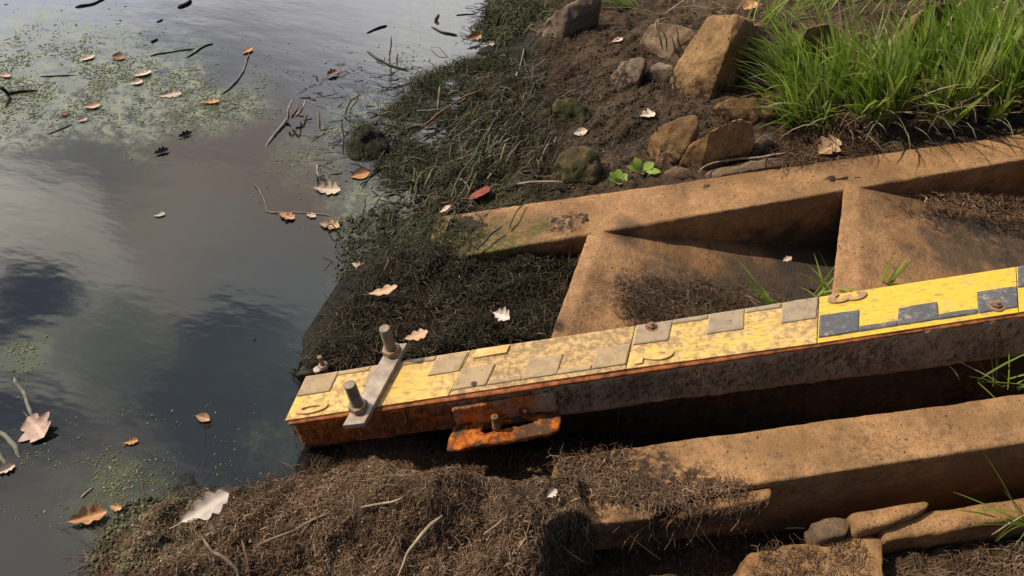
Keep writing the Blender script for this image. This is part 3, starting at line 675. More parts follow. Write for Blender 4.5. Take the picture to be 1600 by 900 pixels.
# ------------------------------------------------------------------ tangled strands
def wpoly(poly, n_, clump=0.0):
    "even scatter over the ground inside a traced area"
    w = np.array([onG(a, b)[0][:2] for a, b in poly])
    if not clump: q = sample_poly(w, n_)
    else:
        q = sample_poly(w, n_ * 3); v = fbm(np.stack([q[:, 0], q[:, 1], 0 * q[:, 0]], -1), 15, 3, 55); q = q[v > np.quantile(v, clump) + R.normal(0, .10, len(q))][:n_]
    return np.stack([q[:, 0], q[:, 1], np.maximum(ground(q[:, 0], q[:, 1]), 0)], -1)
def walk(n_, poly, k, step, up, curl, lo=.0, hi=.012, on=None, bias=None, follow=True, clump=0.0):
    if on is None: base = wpoly(poly, n_, clump); n_ = len(base)
    else: q = sample_poly(poly, n_); base = on(q[:, 0], q[:, 1])
    an = R.uniform(0, 2 * math.pi, n_)
    if bias is not None: an = bias + R.normal(0, .55, n_) + (R.random(n_) < .5) * math.pi
    p = np.zeros((n_, k, 3)); xy = base[:, :2].copy(); st_ = step * R.uniform(.6, 1.4, n_)
    h0 = base[:, 2] - np.maximum(ground(base[:, 0], base[:, 1]), 0)
    ph = R.uniform(0, 6.3, n_); am = R.uniform(lo, hi, n_)
    am = am * np.clip(.9 + 1.3 * fbm(np.stack([xy[:, 0], xy[:, 1], 0 * am], -1), 22, 2, 66), .25, 2)
    for j in range(k):
        z = np.maximum(ground(xy[:, 0], xy[:, 1]), 0) if follow else base[:, 2]
        p[:, j, 0] = xy[:, 0]; p[:, j, 1] = xy[:, 1]
        p[:, j, 2] = z + (h0 if follow else 0) + am * (.35 + .65 * np.sin(ph + j * 1.1)) + up * j
        an = an + R.normal(0, curl, n_); xy = xy + np.stack([np.cos(an), np.sin(an)], -1) * st_[:, None]
    return p
def mass(name, paths, r0, mat, label, cat, sides=3, taper=.5):
    n_, k, _ = paths.shape; rad = np.outer(r0 * R.lognormal(0, .35, n_), 1 - taper * np.linspace(0, 1, k))
    V, Fc = strands(paths, rad, sides); rnd = np.repeat(R.random(n_), k * sides)
    o = obj(name, new_mesh(name, V, Fc, True, {'rnd': rnd}), mat, loc=paths[0, 0]); return tag(o, label, cat, kind='stuff')
def flat_on(off):
    def f(x, y): return np.array([P(a, b, off) for a, b in zip(x, y)])
    return f
m_root = strand_mat('dry_brown_roots', (.088, .050, .028), (.215, .128, .072), (.42, .30, .19))
m_root_dark = strand_mat('dark_brown_roots', (.040, .026, .015), (.110, .068, .040), (.23, .155, .09))
m_moss = strand_mat('dark_green_weed', (.015, .015, .010), (.056, .053, .028), (.17, .145, .08), .75)
m_algae = strand_mat('green_algae_threads', (.030, .034, .016), (.095, .096, .042), (.20, .18, .095), .75)
m_litter = strand_mat('dead_reed_litter', (.045, .042, .022), (.115, .095, .052), (.26, .21, .13), .7)
m_mud = strand_mat('mud_clods', (.018, .016, .012), (.050, .036, .024), (.10, .07, .045), .8)

MAT_TOP = [(140, 880), (230, 800), (330, 775), (470, 748), (560, 725), (640, 712), (720, 706), (870, 703), (985, 712), (1000, 770), (880, 790), (862, 860), (900, 960), (200, 960)]
mass('root_mat', np.concatenate([walk(15000, MAT_TOP, 11, .0058, 0, .42, .001, .011, clump=.25), walk(500, MAT_TOP, 11, .011, 0, .16, .004, .018), walk(2500, [(560, 715), (620, 690), (640, 720), (575, 735)], 11, .006, .0012, .6, .0, .01)]), .00062, m_root, 'dense mat of dry brown roots covering the lower left bank', 'root mat')
mass('root_mat', np.concatenate([walk(7000, [(600, 830), (880, 800), (1230, 840), (1160, 900), (1150, 960), (500, 960)], 8, .008, 0, .5, .0, .016),
     walk(1500, [(1380, 890), (1600, 860), (1700, 960), (1380, 960)], 8, .008, 0, .5, .0, .016)]), .0008, m_root, 'dark shaded roots hanging below the broken concrete blocks', 'root mat')
LEDGE_ROOTS = [(872, 714), (975, 708), (988, 738), (1060, 760), (1150, 752), (1170, 764), (1080, 782), (1020, 794), (950, 778), (872, 774)]
mass('root_litter', walk(1500, LEDGE_ROOTS, 7, .0050, 0, .7, .0, .010, flat_on(-.097), follow=False), .00075, m_root, 'brown root litter spread over the left end of the ledge and its blocks', 'roots')
mass('root_litter', walk(700, [(1190, 858), (1350, 850), (1370, 960), (1170, 960)], 7, .006, 0, .6, .0, .010, flat_on(-.213), follow=False), .0007, m_root, 'brown root litter on the squared concrete lump at the bottom edge', 'roots')
# weed hanging on the faces of the blocks and the beam
def hang(n_, fn, L, k=6):
    p = np.zeros((n_, k, 3))
    for i in range(n_):
        a = fn(); d = np.array([R.normal(0, .35), R.normal(0, .2), -1.0]); l = L * R.uniform(.3, 1.3) / k
        for j in range(k):
            p[i, j] = a; a = a + d * l; d = d + np.array([R.normal(0, .3), R.normal(0, .15), 0])
    return p
def face_pt():
    x = R.uniform(458, 1640); v = R.random() ** 1.0
    q = P(x, 664 - .1475 * (x - 458), -.011) + DN * (.085 + .04 * np.clip((x - 880) / 700, 0, 1)) * v; return q - CR * R.uniform(.001, .004)
mass('dried_weed', hang(3000, face_pt, .022), .0006, m_root, 'short dried weed clinging to the near face of the rusty beam', 'dried weed')
def block_pt():
    x = R.uniform(866, 1204); y = np.interp(x, [864, 1035, 1050, 1205], [825, 806, 806, 778]); return P(x, y, -.113) - CR * R.uniform(.002, .010) + DN * .06 * R.random() ** 2
mass('dried_weed', hang(800, block_pt, .06), .0007, m_root, 'thin roots trailing down the dark fronts of the two concrete blocks', 'dried weed')

# lowest step: a cushion of dark weed; shore: algae
m_cush = plain('weed_cushion', (.017, .016, .010), .95, .6, 60, .9, .15, .008)
def cushion(name, poly, off, hmax, label):
    poly = np.array(poly, float); lo, hi = poly.min(0), poly.max(0); nx, ny = 150, 90
    gx, gy = np.meshgrid(np.linspace(lo[0], hi[0], nx), np.linspace(lo[1], hi[1], ny), indexing='ij')
    ins = in_poly(gx.ravel(), gy.ravel(), poly)
    d = np.full(gx.size, 1e9)
    for a in range(len(poly)):
        p1, p2 = poly[a], poly[(a + 1) % len(poly)]; ab = p2 - p1
        t = np.clip(((gx.ravel() - p1[0]) * ab[0] + (gy.ravel() - p1[1]) * ab[1]) / (ab @ ab), 0, 1)
        d = np.minimum(d, np.hypot(gx.ravel() - p1[0] - t * ab[0], gy.ravel() - p1[1] - t * ab[1]))
    d = np.where(ins, d, -d)
    V = np.array([P(a, b, o) for a, b, o in zip(gx.ravel(), gy.ravel(), np.array([off(a, b) for a, b in zip(gx.ravel(), gy.ravel())]))])
    h = hmax * np.clip(d / 30, -1, 1); h = np.where(d > 0, h * (.75 + 1.3 * fbm(V, 22, 3, 77)) + .018 * np.abs(fbm(V, 60, 3, 79)) * np.clip(d / 20, 0, 1), h * 1.0)
    V[:, 2] += h
    me = new_mesh(name, V, grid_faces(nx, ny)); return V, obj(name, me, m_cush, loc=V.mean(0))
def stepoff(x, y):
    s = np.clip((x - (463 + (583 - y) * .63)) / 380, 0, 1); return -.062 - .12 * max(0, s - .12)
CUSH = [(472, 581), (511, 515), (567, 428), (640, 395), (700, 398), (800, 402), (900, 400), (905, 420), (872, 500), (862, 530), (700, 556), (590, 572)]
Vc, oc = cushion('weed_cushion', CUSH, stepoff, .013, '')
tag(oc, 'dark green cushion of weed filling the lowest step behind the gauge', 'weed', kind='stuff')
def on_cush(x, y):
    o = np.array([stepoff(a, b) for a, b in zip(x, y)]); q = np.array([P(a, b, c) for a, b, c in zip(x, y, o)])
    t = q + np.array([0, 0, .018]) + np.stack([0 * x, 0 * x, .026 * fbm(q, 22, 3, 77)], -1); return t
def clumped(n_):
    p = walk(n_, CUSH, 6, .0050, .0006, .9, .0, .020, on_cush, follow=False); v = fbm(p[:, 0], 28, 3, 31); return p[v > .06]
mass('weed_threads', np.concatenate([walk(6500, CUSH, 6, .0044, .0004, .9, .0, .010, on_cush, follow=False), clumped(6000)]), .0008, m_moss, 'fine dark green weed threads on the cushion behind the gauge', 'weed')
def rim_pt():
    v = R.random(); return P(468 + 98 * v + R.normal(3, 7), 584 - 156 * v + R.normal(0, 3), -.066)
mass('weed_threads', hang(1400, rim_pt, .035), .0009, m_moss, 'dark weed trailing over the edge of the lowest step into the water', 'weed')
mass('weed_threads', walk(1500, CUSH, 7, .0075, .0008, .35, .002, .018, on_cush, follow=False), .0009, m_root_dark, 'brown dead stems caught in the weed behind the gauge', 'weed')
SHORE = [(555, 480), (545, 420), (545, 350), (600, 330), (640, 300), (600, 290), (585, 250), (620, 235), (540, 250), (560, 195), (620, 165), (640, 130), (720, 95), (790, 80), (830, 90), (850, 160), (860, 240), (840, 310), (700, 345), (660, 370), (720, 395), (600, 420)]
mass('shore_algae', walk(11000, SHORE, 8, .0065, .0002, .5, .0, .020, clump=.40), .00065, m_algae, 'tangled green algae lying along the waterline', 'algae')
mass('bank_roots', walk(5200, [(640, 335), (690, 250), (720, 180), (800, 95), (880, 60), (900, 200), (880, 300), (760, 335)], 8, .007, 0, .45, .0, .016, clump=.3), .0007, m_root_dark, 'brown dead roots and stems on the mud above the shore algae', 'roots')
mass('shore_algae', walk(420, [(640, 352), (720, 336), (760, 372), (720, 402), (640, 412)], 6, .007, .0002, .5, .0, .012, flat_on(-.057), follow=False), .0010, m_algae, 'weed grown over the left end of the stair edge', 'algae')
mass('shore_algae', walk(1500, [(740, 60), (770, 0), (850, -30), (860, 20), (810, 60)], 7, .012, .0004, .5, .0, .03), .0014, m_algae, 'green weed clump at the top of the waterline', 'algae')
mass('reed_litter', np.concatenate([walk(300, SHORE, 8, .015, .0006, .07, .002, .022, bias=.55), walk(200, [(590, 320), (800, 100), (880, 130), (860, 260), (700, 340)], 8, .019, .0008, .07, .004, .026, bias=.9)]), .0019, m_litter, 'crossed dead reed stalks half buried in the shore algae', 'reed litter', 5, .3)
# clods: lumpy crumbs
ico = bmesh.new(); bmesh.ops.create_icosphere(ico, subdivisions=1, radius=1); IV = np.array([v.co for v in ico.verts]); IF = np.array([[v.index for v in f.verts] for f in ico.faces]); ico.free()
def crumbs(name, q, r, mat, label, cat, flat=.7, stretch=1.6):
    n_ = len(q); s = r * np.minimum(R.lognormal(0, .42, n_), 2.1); an = R.uniform(0, 6.3, n_); sc = np.stack([s * R.uniform(1, stretch, n_), s, s * flat], -1)
    V = IV[None] * sc[:, None] * (1 + R.normal(0, .30, (n_, len(IV), 1)))
    c, s_ = np.cos(an)[:, None], np.sin(an)[:, None]; V = np.stack([V[..., 0] * c - V[..., 1] * s_, V[..., 0] * s_ + V[..., 1] * c, V[..., 2]], -1) + q[:, None]
    Fc = (IF[None] + (np.arange(n_) * len(IV))[:, None, None]).reshape(-1, 3)
    return tag(obj(name, new_mesh(name, V.reshape(-1, 3), Fc, True, {'rnd': np.repeat(R.random(n_), len(IV))}), mat, loc=q[0]), label, cat, kind='stuff')
def poly_pts(poly, n_, dz=0.0): q = sample_poly(poly, n_); return onG(q[:, 0], q[:, 1], dz)
crumbs('mud_clods', np.concatenate([poly_pts([(530, 480), (520, 400), (530, 340), (600, 330), (690, 300), (720, 340), (640, 400)], 700, .003), poly_pts([(130, 880), (200, 780), (340, 770), (350, 830), (230, 900)], 1500, .002)]), .0023, m_algae, 'dark lumps of algae and mud at the waterline', 'mud clods')
crumbs('soil_crumbs', poly_pts([(640, 330), (780, 100), (840, 30), (1000, 20), (1200, 60), (1130, 250), (900, 300)], 7500, .001), .0024, m_mud, 'crumbs of dark soil on the bank between the rocks', 'soil')
crumbs('root_crumbs', poly_pts(MAT_TOP, 2600, .006), .0014, m_root, 'pale crumbs and husks caught in the root mat', 'litter')
mass('soil_roots', walk(4200, [(700, 330), (800, 130), (870, 40), (1000, 10), (1200, 40), (1140, 250), (900, 310)], 7, .008, 0, .45, .0, .010), .0007, m_root_dark, 'fine dead roots strewn over the dark soil of the bank', 'roots')
# floating scum
m_scum = strand_mat('floating_scum', (.075, .095, .026), (.15, .165, .060), (.26, .24, .15), .8)
def scum(spots):
    out = []
    for px, py, rx, ry, n_ in spots:
        a = R.normal(0, 1, (n_, 2)) * .5; x = px + a[:, 0] * rx; y = py + a[:, 1] * ry
        q = np.array([PZ(u, v, .0006) for u, v in zip(x, y)]); keep = fbm(q, 14, 4, 91) > R.normal(-.02, .14, n_); out.append(q[keep])
    return np.concatenate(out)
SC = scum([(60, 115, 190, 80, 4800), (210, 140, 200, 60, 4200), (330, 165, 90, 30, 900), (20, 180, 80, 40, 500), (600, 195, 130, 90, 900), (500, 235, 120, 90, 500), (590, 340, 90, 80, 900), (40, 560, 30, 40, 260), (110, 740, 140, 70, 900), (200, 770, 130, 60, 1100), (250, 655, 120, 25, 260), (410, 685, 60, 25, 220), (340, 740, 200, 60, 200), (640, 100, 140, 60, 300), (470, 110, 200, 60, 160), (480, 690, 60, 60, 80)])
crumbs('floating_scum', SC, .0009 + np.clip(SC[:, 1] - .5, 0, 3) * .00042, m_scum, 'flecks of green scum floating on the river', 'scum', .07, 2.6)

# ------------------------------------------------------------------ grass
m_grass = strand_mat('grass_blades', (.150, .245, .026), (.300, .410, .052), (.58, .53, .24), .45, .40, .4)
m_straw = strand_mat('straw', (.20, .14, .075), (.36, .28, .16), (.50, .42, .28), .7, .15)
def blades(name, base, L, wd, lean_dir, lean, bend, mat, label, cat, kind='stuff', k=7):
    n_ = len(base); t = np.linspace(0, 1, k)
    ld = lean_dir / (np.linalg.norm(lean_dir, axis=1, keepdims=True) + 1e-9)
    ang = lean[:, None] + bend[:, None] * t[None] ** 1.4
    st_ = (L / (k - 1))[:, None]
    hx = np.cumsum(np.sin(ang) * st_, 1); hz = np.cumsum(np.cos(ang) * st_, 1); hx = np.hstack([np.zeros((n_, 1)), hx[:, :-1]]); hz = np.hstack([np.zeros((n_, 1)), hz[:, :-1]])
    sway = R.normal(0, .06, n_)[:, None] * L[:, None] * t[None] ** 2
    side = np.stack([-ld[:, 1], ld[:, 0], 0 * ld[:, 0]], -1)
    p = base[:, None] + np.stack([ld[:, :1] * hx, ld[:, 1:2] * hx, hz], -1) + side[:, None] * sway[..., None]
    tw = R.normal(0, .7, n_)[:, None] + R.normal(0, .5, n_)[:, None] * t
    wv_ = side[:, None] * np.cos(tw)[..., None] + np.stack([ld[:, :1] * np.cos(ang), ld[:, 1:2] * np.cos(ang), -np.sin(ang)], -1) * 0 + np.cross(side, [0, 0, 1.])[:, None] * np.sin(tw)[..., None]
    w = wd[:, None] * np.minimum(1, .55 + t * 2)[None] * (1 - t[None] ** 2.2) + .0002
    fold = np.cross(wv_, np.gradient(p, axis=1)); fold /= np.linalg.norm(fold, axis=2, keepdims=True) + 1e-9
    V = np.stack([p - wv_ * w[..., None], p + fold * w[..., None] * .35, p + wv_ * w[..., None]], 2)
    fb = grid_faces(k, 3); Fc = (fb[None] + (np.arange(n_) * k * 3)[:, None, None]).reshape(-1, 4)
    me = new_mesh(name, V.reshape(-1, 3), Fc, True, {'rnd': np.repeat(R.random(n_), k * 3)})
    return tag(obj(name, me, mat, loc=base.mean(0)), label, cat, kind=kind)
def tuft_dirs(base, centre, n_): d = base[:, :2] - centre[:2]; d = d + R.normal(0, .10, d.shape); return np.stack([d[:, 0], d[:, 1]], -1)
q = np.vstack([sample_poly([(1250, 180), (1290, 140), (1420, 120), (1600, 120), (1750, 100), (1760, 168), (1600, 190), (1450, 203), (1345, 208)], 980), sample_poly([(1400, 150), (1480, 60), (1700, 10), (1800, 80), (1700, 150), (1560, 160)], 560)])
b = onG(q[:, 0], q[:, 1]); b[:, 2] -= .01
cl = R.integers(0, len(b), 46); near_c = b[cl][np.argmin(((b[:, None, :2] - b[None, cl, :2]) ** 2).sum(-1), 1)]
pull = R.uniform(.25, .85, len(b))[:, None]; b = b * (1 - pull) + near_c * pull; b[:, 2] = ground(b[:, 0], b[:, 1]) - .01
dv = (b[:, :2] - near_c[:, :2]) * 6 + R.normal(0, .25, (len(b), 2)) + np.array([-.42, -.08]); n_ = len(b)
blades('grass', b, R.uniform(.11, .34, n_) * np.interp(q[:, 0], [1250, 1320, 1600], [.8, 1.05, .9]), R.uniform(.0038, .0092, n_), dv, np.abs(R.normal(.22, .26, n_)), R.uniform(.1, 1.5, n_), m_grass, 'lush green grass tussock growing behind the concrete stairs', 'grass')
q = sample_poly([(1215, 110), (1260, 90), (1300, 150), (1290, 215), (1235, 205)], 420); b = onG(q[:, 0], q[:, 1]); n_ = len(b)
blades('grass', b, R.uniform(.10, .26, n_), R.uniform(.0022, .005, n_), np.array([[-1, -.25]]) + R.normal(0, .45, (n_, 2)), R.uniform(.35, 1.0, n_), R.uniform(.2, 1.0, n_), m_grass, 'paler grass drooping to the left over the rocks', 'grass')
q = np.vstack([sample_poly([(1190, 120), (1260, 20), (1500, -60), (1800, -60), (1800, 60), (1500, 70), (1280, 200), (1230, 200)], 520), sample_poly([(1000, 30), (1240, -40), (1260, 60), (1180, 30)], 160)]); b = onG(q[:, 0], q[:, 1]); n_ = len(b)
blades('dry_grass', b, R.uniform(.06, .24, n_), R.uniform(.0010, .0026, n_), R.normal(0, 1, (n_, 2)) + np.array([-.5, -.4]), R.uniform(.5, 1.4, n_), R.uniform(.0, .8, n_), m_straw, 'dry straw coloured stems among the green grass', 'dry grass')
q = sample_poly([(1150, 60), (1250, -40), (1800, -120), (1800, 30), (1600, 90), (1560, 20), (1300, 30)], 900); b = onG(q[:, 0], q[:, 1]); n_ = len(b)
blades('grass', b, R.uniform(.08, .24, n_), R.uniform(.0014, .003, n_), R.normal(0, 1, (n_, 2)), R.uniform(.1, .7, n_), R.uniform(.1, 1.2, n_), m_grass, 'thinner grass on the upper bank behind the tussock', 'grass')
q = sample_poly([(1260, 205), (1330, 150), (1600, 130), (1700, 150), (1600, 188), (1340, 212)], 230); b = onG(q[:, 0], q[:, 1]); n_ = len(b)
blades('dry_grass', b, R.uniform(.10, .28, n_), R.uniform(.0014, .0036, n_), R.normal(0, .7, (n_, 2)) + np.array([-.3, -.5]), R.uniform(.3, 1.1, n_), R.uniform(.3, 1.4, n_), m_straw, 'pale dead blades hanging out of the grass tussock', 'dry grass')
mass('water_litter', walk(120, [(470, 130), (560, 90), (680, 95), (640, 140), (600, 220), (500, 300), (470, 220)], 6, .008, .0002, .2, .0, .004), .0014, m_litter, 'small dark stems floating in front of the shore algae', 'litter')
mass('dead_roots', np.concatenate([walk(2400, [(1235, 225), (1250, 170), (1340, 170), (1345, 228), (1290, 242)], 8, .011, .0006, .35, .0, .03, bias=1.2), walk(240, [(1200, 262), (1240, 225), (1420, 222), (1330, 250)], 8, .012, 0, .3, .0, .014, flat_on(-.058), bias=.3, follow=False)]), .0009, m_root, 'reddish brown dead roots hanging from the foot of the tussock', 'roots')
def on_tread(x, y): return np.array([P(a, b, -.062 - .20 * max(0, ((a - (918 - .36 * (b_ - 368))) / 420 - .13)) ) for a, b, b_ in zip(x, y, y)])
mass('soil_litter', walk(1500, [(965, 440), (1030, 430), (1120, 440), (1230, 450), (1180, 480), (1050, 500), (975, 500)], 6, .006, 0, .5, .0, .007, on_tread, follow=False), .0008, m_root_dark, 'dark scatter of dead moss and soil on the tread behind the gauge', 'litter')
def on_t2(x, y): return np.array([P(a, b, -.062 - .20 * max(0, ((a - 1318) / 440 - .10))) for a, b in zip(x, y)])
mass('soil_litter', walk(700, [(1430, 312), (1520, 300), (1700, 310), (1700, 350), (1560, 340)], 6, .006, 0, .5, .0, .007, on_t2, follow=False), .0008, m_root, 'brown litter in the corner of the uppermost step', 'litter')

def sprig(name, label, spots, cat='grass sprig', L=(.05, .12), w=(.0016, .003), lean=(.1, .6), on=onG, dirs=None, mat=None):
    q = np.array(spots, float); b = on(q[:, 0], q[:, 1]); n_ = len(b); d = R.normal(0, 1, (n_, 2)) if dirs is None else np.array(dirs) + R.normal(0, .2, (n_, 2))
    return blades(name, b, R.uniform(*L, n_), R.uniform(*w, n_), d, R.uniform(*lean, n_), R.uniform(.1, .6, n_), mat or m_grass, label, cat, kind=None)
ot = lambda x, y: np.array([P(a, b, -.10) for a, b in zip(x, y)])
def rep(c, n_, s=6): return np.array(c) + R.normal(0, s, (n_, 2)) * np.array([1, .4])
sprig('grass_sprig', 'low spreading grass sprig behind the gauge below the step corner', rep((1215, 478), 9, 10), L=(.07, .15), w=(.002, .0035), lean=(.7, 1.2), on=ot, dirs=[(-1, .2)])
sprig('grass_sprig', 'wide grass sprig behind the joint of the yellow plate', rep((1292, 462), 14, 10), L=(.06, .14), w=(.002, .0034), lean=(.5, 1.2), on=ot)
sprig('grass_sprig', 'tall upright grass sprig in front of the sunlit step', rep((1382, 448), 5, 4), L=(.09, .13), w=(.0028, .0042), lean=(.0, .25), on=ot)
sprig('grass_sprig', 'tiny green sprig in the root mat under the rusty lug', rep((683, 735), 4, 4), L=(.03, .06), w=(.0012, .002), lean=(.1, .5))
sprig('grass_tuft', 'bright green tuft leaning left at the top of the bank', rep((985, 12), 34, 8), 'grass tuft', L=(.10, .20), w=(.002, .0036), lean=(.8, 1.3), dirs=[(-1, -.5)])
sprig('grass_sprig', 'grass sprig with pale stems in the black gap at the right edge', rep((1560, 596), 16, 26), L=(.06, .16), w=(.0010, .0022), lean=(.3, 1.2), on=lambda x, y: np.array([P(a, b, -.16) for a, b in zip(x, y)]))
sprig('grass_sprig', 'grass sprig hanging over the low slab at the lower right', rep((1600, 815), 16, 16), L=(.08, .17), w=(.0012, .0026), lean=(.6, 1.3), on=lambda x, y: np.array([P(a, b, -.19) for a, b in zip(x, y)]), dirs=[(-1, -.3)])
def herb(label, px, py, rr_, nl, seed):
    r_ = np.random.default_rng(seed); b = onG(px, py, -.005)[0]; t = thing('small_plant', label, 'plant', b)
    sp = []
    for i in range(nl):
        a = i * 2.4 + r_.uniform(-.3, .3); d = np.array([math.cos(a), math.sin(a), 0]); l = rr_ * r_.uniform(.7, 1.2); el = r_.uniform(.35, .9)
        u = np.linspace(0, 1, 9); cen = b + d * (l * u * math.cos(el))[:, None] + np.array([0, 0, 1]) * (l * (u * math.sin(el) * 1.3 - .5 * u ** 2 * math.sin(el)))[:, None]
        w = l * .24 * np.sin(math.pi * np.clip((u - .25) / .75, 0, 1) ** .8) ** .8 + .0012; s = np.cross(d, [0, 0, 1])
        V = np.stack([cen - s * w[:, None] + np.array([0, 0, .2]) * w[:, None], cen, cen + s * w[:, None] + np.array([0, 0, .2]) * w[:, None]], 1).reshape(-1, 3)
        obj('leaf', new_mesh('leaf', V, grid_faces(9, 3), True, {'rnd': np.full(27, r_.uniform(.2, .75))}), m_grass, t)
herb('bright green broad leaved seedling against the stair edge', 1000, 272, .050, 7, 1)
herb('low green seedling with small pale leaves left of the larger one', 966, 286, .038, 8, 2)

# ------------------------------------------------------------------ fallen leaves
LM = {'tan': leaf_mat('tan_oak_leaf', (.30, .165, .085), (.44, .27, .15)), 'pale': leaf_mat('pale_oak_leaf', (.44, .32, .22), (.60, .46, .35)), 'orange': leaf_mat('orange_leaf', (.30, .13, .05), (.48, .25, .11)),
      'red': leaf_mat('red_leaf', (.12, .018, .007), (.23, .040, .014), .6), 'brown': leaf_mat('brown_leaf', (.13, .065, .035), (.28, .15, .08)), 'dark': leaf_mat('wet_dark_leaf', (.03, .024, .02), (.075, .06, .05), .4),
      'pink': leaf_mat('pinkish_leaf', (.34, .21, .15), (.50, .34, .26)), 'white': leaf_mat('bleached_leaf', (.40, .33, .27), (.56, .47, .40)), 'green': leaf_mat('greenish_leaf', (.26, .28, .17), (.46, .46, .34))}
def leaf_mesh(name, a, b, kind, curl, bend, up, rseed, wr):
    r_ = np.random.default_rng(rseed); L = np.linalg.norm(b - a); e1 = (b - a) / L; e2 = np.cross(up, e1); e2 /= np.linalg.norm(e2); e3 = np.cross(e1, e2)
    nu, nv = 34, 9; u = np.linspace(0, 1, nu); env = np.sin(math.pi * np.clip(u, 0, 1) ** 1.15) ** .75
    lobes = r_.uniform(2.7, 4.3) if kind == 'oak' else 0; wr = wr * r_.uniform(.85, 1.15); ph = r_.uniform(0, .6)
    V, rib = [], []
    for i, t in enumerate(u):
        for j in range(nv):
            v = -1 + 2 * j / (nv - 1); s = 1 if v > 0 else -1
            w = env[i] * wr
            if lobes: w *= .58 + .44 * (.5 + .5 * math.cos(2 * math.pi * (lobes * t + ph + (.18 if s > 0 else 0)))) ** .55
            elif kind == 'maple': w *= .55 + .6 * abs(math.cos(math.pi * 2.5 * t + .3))
            x = t + (abs(v) * (.05 if lobes else 0)) * env[i]; y = v * w
            z = curl * (abs(v) ** 1.7) * w * (1.0 + .5 * s * r_.uniform(.6, 1)) + bend * (t - .5) ** 2 * 1.2 - bend * .3 * .5
            V.append(a + L * (x * e1 + y * e2 + z * e3)); rib.append(abs(v) * w + (0 if w > .01 else .1))
    V = np.array(V); V += e3 * (.035 * L * fbm(V, 1.6 / L, 3, rseed))[:, None]
    zmin = min(a[2], b[2]) - .002; V[:, 2] = np.maximum(V[:, 2], zmin) if curl >= 0 else V[:, 2]
    fs = grid_faces(nu, nv); n0 = len(V)
    st_, sf = strands(np.array([[a - e1 * L * .22 + e3 * L * .06, a - e1 * L * .1 + e3 * .01 * L, a + e1 * L * .05]]), np.full((1, 3), L * .007), 4)
    me = new_mesh(name, np.vstack([V, st_]), np.vstack([fs, sf + n0]), True, {'rib': np.array(rib + [0.0] * len(st_))}); return me
def leaf(label, p0, p1, col, shape='oak', dz=.004, dz1=None, curl=.35, bend=.25, off=None, wr=.30, cat='leaf'):
    dz1 = dz if dz1 is None else dz1
    get = (lambda p, d: onG(p[0], p[1], d)[0]) if off is None else (lambda p, d: P(p[0], p[1], off) + np.array([0, 0, d]))
    if p0[1] < 200 and p0[0] < 400: m_ = (np.array(p0) + np.array(p1)) / 2; p0 = tuple(m_ + (np.array(p0) - m_) * .82); p1 = tuple(m_ + (np.array(p1) - m_) * .82)
    a, b = get(p0, dz), get(p1, dz1)
    if p0[0] < 520 and off is None and max(ground(a[0], a[1]), ground(b[0], b[1])) < .004: a, b = PZ(*p0, dz), PZ(*p1, dz1)
    up = np.array([R.normal(0, .18), R.normal(0, .18), 1.0]); seed = int(p0[0] * 7 + p0[1])
    o = obj('oak_leaf' if shape == 'oak' else 'fallen_leaf', leaf_mesh('leaf_blade', a, b, shape, curl, bend, up, seed, wr), LM[col], loc=a); return tag(o, label, cat)
